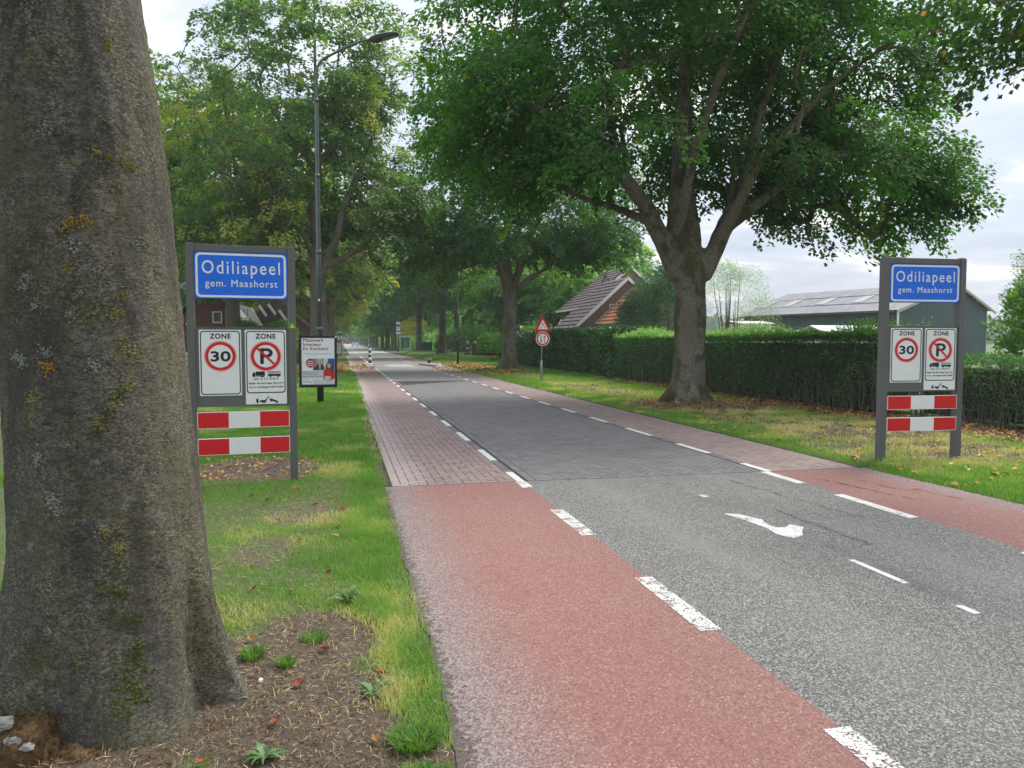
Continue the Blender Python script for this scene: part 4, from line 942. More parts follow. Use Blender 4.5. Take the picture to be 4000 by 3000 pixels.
gB = generic(42, 14, 6.2, 330, 56, .28, 'leaf_l1', .5, .35, 'yellowing tree behind the tall one at the lamp post, left of the road', (-1.0, 62, 0), GL, yel=.25, trunk=.4)
gC = generic(43, 11, 5.2, 260, 50, .34, 'leaf_far', .45, .4, 'lighter green tree far down the right side of the road', (8.9, 150, 0), GR, trunk=.34, fork=3.6)
def place(src, x, y, z, rz, sc, label, group=None, mat=None):
    c = copy_tree(src); c.location = (x, y, z); c.rotation_euler = (0, 0, rz); c.scale = (sc, sc, sc * random.uniform(.95, 1.05)); c['label'] = label
    if group: c['group'] = group
    return c
def recolor(c, mat):
    for ch in c.children:
        if ch.name.startswith('crown'):
            ch.material_slots[0].link = 'OBJECT'; ch.material_slots[0].material = MATS[mat]
place(gA, 9.6, 97, .3, 2.2, 1.05, 'dark forked tree right beside the glass bus shelter', GR)
place(gB, -2.6, 68, 0, 1.2, 1.0, 'low-forking tree close behind the left name board and poster board', GL)
place(gB, -1.0, 84, 0, 2.9, 1.0, 'second yellowing tree beyond the lamp post, left of the road', GL)
for i, y in enumerate((133, 143)): place(gA, 9.0 + .3 * i, y, 0, 1.1 * i + .4, .95, ('dark trunked tree left of the bus stop sign, in front of its neighbour', 'dark trunked tree left of the bus stop sign, the farther of the pair')[i], GR)
for i, y in enumerate((158, 170, 182, 195, 210, 228, 250, 275, 305, 340, 380)): 
    c = place(gC, 9.0 + random.uniform(-.2, .4), y, 0, i * 1.3, random.uniform(.9, 1.1), 'distant roadside tree in the row running away on the right', 'distant trees in the right-hand row')
for i, y in enumerate((106, 125, 145, 165, 185, 210, 240, 275, 320, 370)):
    c = place(gC if i > 1 else gB, -1.6 + random.uniform(-.6, .2), y, 0, i * 1.7 + .5, random.uniform(.9, 1.1), 'distant roadside tree in the row running away on the left', 'distant trees in the left-hand row')
for i, (x, y, s) in enumerate(((1, 470, 2.2), (18, 480, 2.4), (-18, 490, 2.5), (34, 470, 2.2))):
    place(gC, x, y, 0, i, s, 'hazy tree mass closing the far end of the road', 'trees closing the view at the end of the road')

# background trees off the road
BGR, BGL = 'garden trees behind the hedges on the right', 'garden trees on the left'
for i, (src, x, y, z, s, mat, lab) in enumerate((
    (gC, 17.5, 62, 0, .85, 'leaf_far', 'light green garden tree left of the gabled house'), (gC, 13.8, 66, 0, .78, 'leaf_far', 'weeping light green tree between slim tree and house'),
    (gC, 24, 68, 0, 1.0, 'leaf_far', 'garden tree behind the brown roof'), (gA, 14.5, 92, 0, .9, None, 'dark conifer-like tree behind the gate pillars'), (gA, 20, 90, 0, 1.0, None, 'dark tree filling the gap right of the gate pillars'),
    (gA, 16, 108, 0, 1.1, None, 'dark tree behind the bus shelter, right'), (gA, 27, 100, 0, 1.2, None, 'tall dark tree far behind the low clipped hedge'), (gC, 15, 135, 0, 1.1, None, 'garden tree far behind the bus shelter'),
    (gC, 15, 165, 0, 1.1, None, 'garden tree behind the far right-hand row'), (gA, 22, 74, 0, .8, 'leaf_bluegreen', 'grey green tree behind the gate pillars and hedge'))):
    c = place(src, x, y, z, i * 1.9, s, lab, BGR)
    if mat: recolor(c, mat)
for i, (src, x, y, s, mat, lab) in enumerate((
    (gC, -6.1, 47, 1.3, 'leaf_l1', 'small tree in front of the left brick house'), (gB, -9, 62, 1.0, None, 'yellow green garden tree behind the left brick house'), 
    (gB, -7, 84, 1.05, None, 'golden green tree beyond the houses on the left'), (gA, -12, 105, 1.2, None, 'dark tall tree beyond the houses on the left'), (gC, -7, 120, 1.1, None, 'pale tree far behind the left-hand row'), (gC, -8, 160, 1.2, None, 'paler tree farther behind the left-hand row'), (gB, -22, 80, 1.2, 'leaf_aut', 'autumn coloured tree far left behind the roofs'))):
    c = place(src, x, y, 0, i * 2.3, s, lab, BGL)
    if mat: recolor(c, mat)

def woodland(name, x0, x1, y0, y1, h, n, leaf, mat, seed, label=None):
    rng = np.random.default_rng(seed); x = x0 + rng.random(n) * (x1 - x0); y = y0 + rng.random(n) * (y1 - y0)
    top = h * (.45 + .75 * fbm(x * .16 + seed, y * .10, 0, 3, seed)); z = top * (1 - rng.random(n) ** 1.7); P = np.stack([x, y, z], 1); D = rng.normal(0, 1, (n, 3)); D[:, 2] += .3; N_ = rng.normal(0, .7, (n, 3)) + np.array([-.2, -.6, .6])
    T = np.clip(.45 + (fbm(x * .3, y * .2, z * .4, 3, seed + 1) - .5) * 1.2 + rng.normal(0, .1, n), .01, .99); L_ = leaf * (.6 + .8 * rng.random(n))
    tag(link(name, leaf_mesh(name, P, D, N_, L_, L_ * .7, T), mat), kind='stuff')
woodland('distant_woodland', 17, 30, 104, 330, 9, 15000, .8, 'leaf_r2', 201)
woodland('distant_woodland', 13, 17, 108, 330, 3.2, 9000, .6, 'leaf_far', 202)
woodland('distant_woodland', -22, -9, 66, 330, 8, 15000, .8, 'leaf_far', 203)
woodland('distant_woodland', -8, -4.5, 100, 330, 2.6, 6000, .5, 'leaf_r2', 204)
woodland('distant_woodland', -60, 70, 480, 520, 26, 16000, 2.6, 'leaf_far', 205)
woodland('distant_woodland', 90, 420, 330, 380, 13, 9000, 3.0, 'leaf_bluegreen', 206)
# ------------------------------------------------------------------ shrubs, hedges
def blob_leaves(rng, n, c, rad, leaf, tb=.5, tv=.3, up_=.4, shell=.35, lump=2.0, seed=1):
    v = rng.normal(0, 1, (n, 3)); v /= np.linalg.norm(v, axis=1, keepdims=True); v[:, 2] = np.where(v[:, 2] < -.35, -v[:, 2], v[:, 2])
    lm = .62 + .62 * fbm(v[:, 0] * lump + 7, v[:, 1] * lump + 7, v[:, 2] * lump, 3, seed)
    s = (1 - shell * rng.random(n) ** 1.3) * lm; P = np.array(c) + v * np.array(rad) * s[:, None]
    D = v * .7 + rng.normal(0, .5, (n, 3)); D[:, 2] += up_ * .5; N_ = v + rng.normal(0, .5, (n, 3)) + np.array([0, 0, .4])
    lf = fbm(P[:, 0] * 1.2, P[:, 1] * 1.2, P[:, 2] * 1.2, 3, seed + 2); T = np.clip(tb + (lf - .5) * tv * 3 + rng.normal(0, .1, n), .01, .99)
    L_ = leaf * (.7 + .6 * rng.random(n)); return P, D, N_, L_, T
def shrub(name, base, blobs, n, leaf, mat, label, cat='shrub', group=None, tb=.5, tv=.3, seed=1, aspect=.55, stems=5):
    rng = np.random.default_rng(seed); root = empty(name, base); tag(root, label, cat, group)
    tot = sum(b[1][0] * b[1][2] for b in blobs); parts = [blob_leaves(rng, int(n * b[1][0] * b[1][2] / tot), b[0], b[1], leaf, tb, tv, seed=seed + i) for i, b in enumerate(blobs)]
    P, D, N_, L_, T = [np.concatenate([q[k] for q in parts]) for k in range(5)]
    link('foliage', leaf_mesh('foliage', P, D, N_, L_, L_ * aspect, T), mat, root)
    m = MB()
    for b in blobs:
        for k in range(stems):
            e_ = np.array(b[0]) + rng.normal(0, .3, 3) * np.array(b[1]); m.tube([(b[0][0] * .7 + rng.normal(0, .06), b[0][1] * .7 + rng.normal(0, .06), -.05), tuple((e_ + np.array([b[0][0] * .7, b[0][1] * .7, 0])) / 2), tuple(e_)], [.05, .03, .012], 5)
    m.build('stems', 'twig', root); return root
shrub('willow_tree', (21.2, 38.5, 0), [((-.2, 0, 3.4), (1.9, 1.7, 2.9)), ((1.2, 0, 2.5), (1.4, 1.4, 1.9)), ((-.9, 0, 4.6), (1.2, 1.2, 1.6))], 9000, .10, 'leaf_pale', 'wispy pale willow rising right behind the big beech trunk', 'tree', None, seed=51, aspect=.25, stems=9)
shrub('garden_tree', (16.6, 38.5, 0), [((0, 0, 3.1), (2.1, 1.9, 2.1)), ((-1.1, 0, 2.5), (1.5, 1.4, 1.5)), ((.9, 0, 4.2), (1.3, 1.2, 1.9))], 22000, .11, 'leaf_bluegreen', 'grey-green bushy tree hiding the orange roof, left of the big trunk', 'tree', None, seed=52, aspect=.5, stems=6)
shrub('garden_tree', (18.5, 16.4, 0), [((0, 0, 1.9), (1.8, 1.8, 1.9)), ((1.0, .5, 2.5), (1.6, 1.6, 1.6)), ((-1.0, -.4, 1.2), (1.2, 1.2, 1.1))], 9000, .16, 'leaf_r2', 'broad-leaved bushy tree at the right edge behind the low hedge', 'tree', None, tb=.6, seed=53, aspect=.5)
shrub('garden_tree', (38.6, 34.0, 0), [((0, 0, 4.4), (3.2, 2.8, 3.4)), ((-2, .5, 2.9), (1.9, 1.8, 2.2))], 12000, .14, 'leaf_bluegreen', 'pale grey-green tree at the far right beyond the barn gable', 'tree', None, tb=.7, seed=54, aspect=.4)
for i, (x, y, s, mt, lb) in enumerate(((13.6, 54, 1.3, 'leaf_bright', 'fresh green shrub behind the laurel hedge, left of the house'), (11.4, 58, 1.1, 'leaf_bright', 'bright green shrub by the end of the laurel hedge'), (16.2, 84, 1.9, 'leaf_bright', 'large bright green bush right behind the gate pillars'),
                                      (13.2, 84.5, 1.5, 'leaf_bright', 'bright green bush left of the gate pillars'), (11.4, 84, 1.1, 'leaf_bluegreen', 'dark round bush beside the mossy split tree'), (18.5, 86, 1.8, 'leaf_far', 'yellow-green bush behind the low clipped hedge'))):
    shrub('shrub', (x, y, 0), [((0, 0, s), (s * 1.25, s * 1.1, s * 1.1))], 3800, .17, mt, lb, 'shrub', 'garden shrubs behind the hedge on the right', seed=60 + i, stems=3)
shrub('golden_shrub', (12.2, 132, 0), [((0, 0, 3.0), (3.0, 2.0, 3.0))], 4500, .3, 'leaf_yellow', 'golden yellow bush behind the bus shelter', 'shrub', None, seed=70, stems=3)
for i, (x, y, s, lb) in enumerate(((-5.2, 46.5, 1.1, 'bright green clipped bush seen under the left name board, nearer the yellow flag'), (-3.5, 46.5, 1.15, 'bright green clipped bush seen under the left name board, beside the post'))):
    shrub('garden_shrub', (x, y, 0), [((0, 0, 1.55), (s, s * .9, 1.25))], 4200, .12, 'leaf_bright', lb, 'shrub', 'bright bushes under the left name board', seed=75 + i, stems=3)

def hedge(name, x0, x1, y0, y1, h, dens, leaf, mat, label, shoots=0, rough=.08, tb=.4, seed=1, stems=0, aspect=.5, skirt=.25, xcurve=None):
    rng = np.random.default_rng(seed); root = empty(name, (0, 0, 0)); root.location = ((x0 + x1) / 2, (y0 + y1) / 2, 0); tag(root, label, 'hedge')
    ox, oy = root.location.x, root.location.y
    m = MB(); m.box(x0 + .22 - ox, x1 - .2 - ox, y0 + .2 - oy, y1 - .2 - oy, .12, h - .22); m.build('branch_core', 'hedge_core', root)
    Ps, Ns = [], []
    def face(n, f): 
        a = rng.random(n); b = rng.random(n); P, nv = f(a, b); Ps.append(P); Ns.append(np.tile(nv, (n, 1)))
    Ly = y1 - y0; Lx = x1 - x0
    face(int(dens * Ly * h), lambda a, b: (np.stack([np.full(len(a), x0), y0 + a * Ly, skirt * .3 + b ** .9 * (h - skirt * .3)], 1), np.array([-1., 0, 0])))
    face(int(dens * 1.1 * Ly * Lx), lambda a, b: (np.stack([x0 + b * Lx, y0 + a * Ly, h + .10 * (fbm(a * Ly * 1.3, b * 2, 0, 3, 7) - .6) - .16 * np.exp(-b * Lx / .12)], 1), np.array([0, 0, 1.])))
    face(int(dens * Lx * h), lambda a, b: (np.stack([x0 + a * Lx, np.full(len(a), y0), .08 + b * (h - .08)], 1), np.array([0, -1., 0])))
    face(int(dens * .5 * Lx * h), lambda a, b: (np.stack([x0 + a * Lx, np.full(len(a), y1), .08 + b * (h - .08)], 1), np.array([0, 1., 0])))
    face(int(dens * .25 * Ly * h), lambda a, b: (np.stack([np.full(len(a), x1), y0 + a * Ly, .08 + b * (h - .08)], 1), np.array([1., 0, 0])))
    P = np.concatenate(Ps); N0 = np.concatenate(Ns); n = len(P)
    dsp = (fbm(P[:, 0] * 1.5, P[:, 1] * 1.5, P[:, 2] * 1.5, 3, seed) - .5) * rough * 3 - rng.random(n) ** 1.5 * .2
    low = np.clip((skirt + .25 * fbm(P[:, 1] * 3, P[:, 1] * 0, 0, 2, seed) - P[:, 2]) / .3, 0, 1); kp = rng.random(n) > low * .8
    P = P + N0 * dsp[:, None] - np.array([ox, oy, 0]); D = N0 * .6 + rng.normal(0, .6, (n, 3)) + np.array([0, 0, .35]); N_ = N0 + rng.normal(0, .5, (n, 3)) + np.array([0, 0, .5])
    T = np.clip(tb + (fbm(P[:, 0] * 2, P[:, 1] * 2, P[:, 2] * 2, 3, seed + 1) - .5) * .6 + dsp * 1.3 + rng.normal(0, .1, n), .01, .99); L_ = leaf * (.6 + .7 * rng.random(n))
    P, D, N_, T, L_ = [q[kp] for q in (P, D, N_, T, L_)]
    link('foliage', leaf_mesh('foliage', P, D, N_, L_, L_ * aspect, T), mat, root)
    if shoots:
        sx_, sy_ = x0 + rng.random(shoots) * Lx - ox, y0 + rng.random(shoots) * Ly - oy; hh = (.05 + .42 * rng.random(shoots) ** 1.4) * (.15 + 1.7 * np.clip(fbm(sy_ * .8 + 40, sx_ * .8, 0, 3, 4) - .25, 0, 1)); per = 13
        ii = np.repeat(np.arange(shoots), per); t = np.tile(np.linspace(-.2, 1, per), shoots); lx = rng.normal(0, .05, shoots); ly = rng.normal(0, .05, shoots)
        P = np.stack([sx_[ii] + lx[ii] * t, sy_[ii] + ly[ii] * t, h - .06 + hh[ii] * t], 1) + rng.normal(0, .012, (len(ii), 3)); an = rng.random(len(ii)) * 6.28
        D = np.stack([np.cos(an), np.sin(an), np.full(len(ii), .8)], 1); N_ = np.stack([-np.cos(an), -np.sin(an), np.full(len(ii), 1.)], 1); T = np.clip(.35 + t * .4 + rng.normal(0, .12, len(ii)), 0, 1)
        link('young_shoots', leaf_mesh('young_shoots', P, D, N_, leaf * 1.05, leaf * .5, T), 'leaf_shoot', root)
    if stems:
        m = MB()
        for k in range(stems):
            y = y0 + rng.random() * Ly - oy; x = x0 + .1 + rng.random() * .12 - ox; hh = .5 + .7 * rng.random(); m.tube([(x, y, -.03), (x + rng.normal(0, .04), y + rng.normal(0, .08), hh * .5), (x + rng.normal(0, .08), y + rng.normal(0, .16), hh)], [.018, .014, .006], 5, False)
        m.build('stems', 'twig', root)
    return root
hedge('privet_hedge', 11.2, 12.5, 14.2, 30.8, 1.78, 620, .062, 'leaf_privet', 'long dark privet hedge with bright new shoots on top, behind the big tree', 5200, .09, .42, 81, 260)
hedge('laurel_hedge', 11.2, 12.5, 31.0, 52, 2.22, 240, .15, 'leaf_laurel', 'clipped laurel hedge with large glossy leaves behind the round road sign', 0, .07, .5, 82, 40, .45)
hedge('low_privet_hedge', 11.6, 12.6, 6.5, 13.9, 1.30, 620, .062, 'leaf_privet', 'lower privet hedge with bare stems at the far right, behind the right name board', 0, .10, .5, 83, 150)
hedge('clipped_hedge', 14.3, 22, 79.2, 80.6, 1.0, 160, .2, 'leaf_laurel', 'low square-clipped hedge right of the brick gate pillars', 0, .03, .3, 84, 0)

# ------------------------------------------------------------------ name boards
def bus_icon(m, x0, x1, z0, z1, y):
    h = z1 - z0; m.prism(rrect(x0, x1, z0 + h * .2, z1, h * .1, 2), y, y + .0006)
def name_board(x, y, z, rz, label, sticker):
    root = empty('place_name_board', (x, y, z), rz); tag(root, label, 'sign', 'place name boards on either side of the road')
    W = 1.13; T = .07
    for a, b in ((0, .08), (W - .08, W)): MB().box(a, b, -.055, .055, -.15, 2.65, .006).build('post', 'sign_grey', root)
    for a, b in ((0, .08), (W - .08, W)): MB().box(a + .012, b - .012, -.045, .045, 2.65, 2.662, .003).build('post_cap', 'sign_grey', root)
    MB().box(.08, W - .08, -.04, .04, 2.572, 2.648, .004).build('top_rail', 'sign_grey', root)
    # blue name plate
    p = MB().box(.082, W - .082, -.048, -.030, 2.063, 2.568, .003).build('name_plate', 'blue_edge', root)
    MB().prism(rrect(.088, W - .088, 2.068, 2.563, .03), -.0492, -.0482).build('blue_face', 'blue', p)
    MB().ring(rrect(.098, W - .098, 2.079, 2.556, .05), rrect(.121, W - .121, 2.102, 2.533, .032), -.0505, -.0493).build('white_border', 'white', p)
    text_mesh('lettering', 'Odiliapeel', 'white', p, .163, W - .163, 2.337, .138, -.0506, .009, 1.22, 'O')
    text_mesh('lettering', 'gem. Maashorst', 'white', p, .192, W - .19, 2.196, .074, -.0506, .011, 1.15, 'M')
    # grey panel with the two zone signs
    g = MB().box(.082, W - .082, -.038, -.02, .885, 1.754, .003).build('back_panel', 'sign_grey2', root)
    MB().box(.082, W - .082, -.046, -.0385, 1.742, 1.7545).build('panel_edge', 'sign_grey', g)
    s1 = MB().prism(rrect(.116, .548, 1.008, 1.728, .008), -.0452, -.0382).build('zone_plate', 'white', root); s1['label'] = 'zone 30 plate'
    MB().ring(rrect(.128, .536, 1.020, 1.716, .035), rrect(.139, .525, 1.031, 1.705, .026), -.0466, -.0454).build('border_line', 'black', s1)
    text_mesh('lettering', 'ZONE', 'black', s1, .23, .438, 1.633, .051, -.0468, .045, 1.12, 'Z')
    def disc(p, cx, cz):
        MB().ring(circ(cx, cz, .1665), circ(cx, cz, .1635), -.0466, -.0454).build('thin_ring', 'red', p)
        MB().ring(circ(cx, cz, .158), circ(cx, cz, .124), -.0466, -.0454).build('red_ring', 'red', p)
    disc(s1, .332, 1.44); text_mesh('speed_number', '30', 'black', s1, .236, .432, 1.388, .103, -.047, .045, 1.0, '0')
    s2 = MB().prism(rrect(.586, 1.02, .905, 1.728, .008), -.0452, -.0382).build('zone_plate', 'white', root); s2['label'] = 'no parking zone plate with small print'
    MB().ring(rrect(.597, 1.008, 1.028, 1.716, .035), rrect(.608, .997, 1.039, 1.705, .026), -.0466, -.0454).build('border_line', 'black', s2)
    text_mesh('lettering', 'ZONE', 'black', s2, .70, .908, 1.633, .051, -.0468, .045, 1.12, 'Z'); disc(s2, .803, 1.437)
    text_mesh('parking_letter', 'P', 'black', s2, .748, .872, 1.356, .165, -.0468, .03, 1, 'P')
    a = R(-45); cx, cz = .803, 1.437; l, w = .135, .012; q = [(cx + math.cos(a) * s * l - math.sin(a) * t * w, cz + math.sin(a) * s * l + math.cos(a) * t * w) for s, t in ((-1, -1), (1, -1), (1, 1), (-1, 1))]
    MB().prism(q, -.0482, -.0470).build('slash', 'red', s2)
    y = -.0466
    m = MB(); m.prism([(.694, 1.225), (.79, 1.225), (.79, 1.268), (.694, 1.268)], y, y + .001); m.prism([(.656, 1.222), (.690, 1.222), (.690, 1.258), (.672, 1.258), (.658, 1.242)], y, y + .001); m.prism([(.66, 1.214), (.79, 1.214), (.79, 1.223), (.66, 1.223)], y, y + .001)
    for c in (.672, .752, .772): m.prism(circ(c, 1.214, .0095, 12), y - .0004, y)
    m.build('lorry_symbol', 'black', s2)
    m = MB(); m.prism([(.822, 1.216), (.958, 1.216), (.958, 1.240), (.822, 1.240)], y, y + .001); m.prism([(.822, 1.257), (.956, 1.257), (.952, 1.266), (.828, 1.266)], y, y + .001)
    for k in range(7): xx = .822 + k * .0217; m.prism([(xx, 1.2405), (xx + .005, 1.2405), (xx + .005, 1.2568), (xx, 1.2568)], y, y + .001)
    for c in (.848, .932): m.prism(circ(c, 1.213, .0105, 12), y - .0004, y)
    m.build('bus_symbol', 'black', s2)
    text_mesh('lettering', 'art. 5.1.7 A.P.V.', 'black', s2, .675, .938, 1.176, .022, y - .0002, .03, 1, 'A')
    text_mesh('lettering', 'langer dan 6m hoger dan 2.4m', 'black', s2, .622, .984, 1.131, .018, y - .0002, .035, 1, 'l'); text_mesh('lettering', 'm.u.v. werkdagen 8.00-18.00h', 'black', s2, .626, .982, 1.088, .018, y - .0002, .035, 1, 'l')
    m = MB(); m.prism([(.692, .935), (.716, .935), (.716, .967), (.70, .967), (.692, .952)], y, y + .001); m.prism([(.716, .932), (.80, .932), (.80, .94), (.716, .94)], y, y + .001); m.prism([(.735, .94), (.80, .94), (.828, .998), (.823, .998), (.79, .95), (.735, .95)], y, y + .001)
    m.prism([(.823, .998), (.828, .998), (.836, .958), (.832, .958)], y, y + .001); m.prism([(.836, .962), (.86, .966), (.875, .955), (.90, .948), (.93, .928), (.925, .918), (.84, .944)], y, y + .001)
    for c, zz in ((.706, .927), (.762, .927), (.783, .927)): m.prism(circ(c, zz, .010, 12), y - .0004, y)
    for c, zz in ((.853, .937), (.912, .918)): m.prism(circ(c, zz, .008, 12), y - .0004, y)
    m.build('tow_truck_symbol', 'black', s2)
    # two red and white planks
    for z0 in (.648, .357):
        k = MB().box(.083, W - .083, -.058, -.040, z0, z0 + .184, .002).build('barrier_plank', 'white', root)
        for a, b in ((.0905, .404), (.731, W - .0905)): MB().box(a, b, -.0592, -.0582, z0 + .007, z0 + .177).build('red_block', 'red', k)
    if sticker:
        k = MB().box(W - .078, W - .003, -.0566, -.0552, 1.742, 1.814).build('sticker', 'sticker_green', root); k['label'] = 'green sticker with yellow triangle'
        MB().prism([(W - .068, 1.752), (W - .013, 1.752), (W - .04, 1.803)], -.0576, -.0568).build('yellow_triangle', 'yellow', k)
    return root
name_board(-1.62, 8.88, 0, math.atan2(.12, 1.13), 'left place name board beside the big trunk, with a small green sticker on its post', True)
nb = name_board(6.95, 8.86, .05, -.05, 'right place name board on the dry verge in front of the hedge', False); nb.scale = (1.07, 1, 1)

# ------------------------------------------------------------------ street lamps, poster board, signs
def lamp(x, y, z, h, label, arm=True, sc=1.0):
    root = empty('street_lamp', (x, y, z)); tag(root, label, 'street lamp', 'street lamps along the road')
    MB().tube([(0, 0, -.1), (0, 0, 1.84), (0, 0, 1.90)], [.083, .083, .066], 20).build('lower_pole', 'pole_low', root, True)
    pts = [(0, 0, 1.88), (0, 0, 3.84), (0, 0, 3.88), (0, 0, 5.74), (0, 0, 5.78), (0, 0, 7.6), (0, 0, 7.66), (0, 0, 8.25), (.03, 0, 8.42), (.09, 0, 8.56), (.19, 0, 8.67), (.75, 0, 8.99), (1.1, 0, 9.16), (1.25, 0, 9.21), (1.36, 0, 9.24)]
    rad = [.064, .062, .054, .053, .046, .044, .034, .032, .032, .032, .032, .031, .03, .03, .03]
    MB().tube(pts, rad, 16).build('upper_pole', 'pole', root, True)
    for zz, r_ in ((3.86, .064), (5.76, .056), (7.63, .047), (1.92, .08)): MB().tube([(0, 0, zz - .05), (0, 0, zz + .05)], r_, 16).build('collar', 'pole', root, True)
    hd = MB(); a = R(14)
    def tr(px, py, pz): return (1.33 + px * math.cos(a) - pz * math.sin(a), py, 9.24 + px * math.sin(a) + pz * math.cos(a))
    prof = [(0, .05, .035, -.05), (.12, .12, .06, -.075), (.3, .15, .075, -.06), (.55, .15, .07, -.035), (.70, .11, .04, -.03), (.76, .05, .02, -.02)]
    V = []; 
    for (px, w, t, b) in prof: V += [tr(px, -w, b), tr(px, w, b), tr(px, w, t * .4), tr(px, w * .6, t), tr(px, -w * .6, t), tr(px, -w, t * .4)]
    F = []
    for i in range(len(prof) - 1):
        for k in range(6): F.append((i * 6 + k, i * 6 + (k + 1) % 6, i * 6 + 6 + (k + 1) % 6, i * 6 + 6 + k))
    F += [(0, 1, 2, 3, 4, 5)[::-1], tuple(range((len(prof) - 1) * 6, len(prof) * 6))]; hd.add(V, F); h_ = hd.build('lamp_head', 'frame_black', root)
    MB().add([tr(.30, -.12, -.066), tr(.30, .12, -.066), tr(.66, .10, -.039), tr(.66, -.10, -.039), tr(.30, -.12, -.072), tr(.30, .12, -.072), tr(.66, .10, -.047), tr(.66, -.10, -.047)], [(0, 1, 2, 3), (7, 6, 5, 4), (0, 4, 5, 1), (1, 5, 6, 2), (2, 6, 7, 3), (3, 7, 4, 0)]).build('diffuser', 'lamp_glass', h_)
    return root
lp1 = lamp(-.53, 20.19, 0, 9, 'tall grey street lamp standing behind the poster board, arm over the road')
MB().box(-.02, .02, -.072, -.062, 2.62, 2.68).build('number_plate', 'white', lp1)
def lamp_copy(x, y, sc, rz, label):
    c = copy_tree(lp1); c.location = (x, y, 0); c.scale = (sc, sc, sc); c.rotation_euler = (0, 0, rz); c['label'] = label; return c
lamp_copy(7.72, 51.6, .92, R(178), 'slim dark street lamp in the right verge left of the gate pillars')
lamp_copy(8.55, 118.5, .9, R(178), 'dark street lamp beside the bus shelter, signs hanging on its pole')
lamp_copy(8.3, 165, .9, R(178), 'street lamp far down the right side, in front of the tree row')
lamp_copy(8.3, 215, .9, R(178), 'farthest street lamp on the right side of the road')

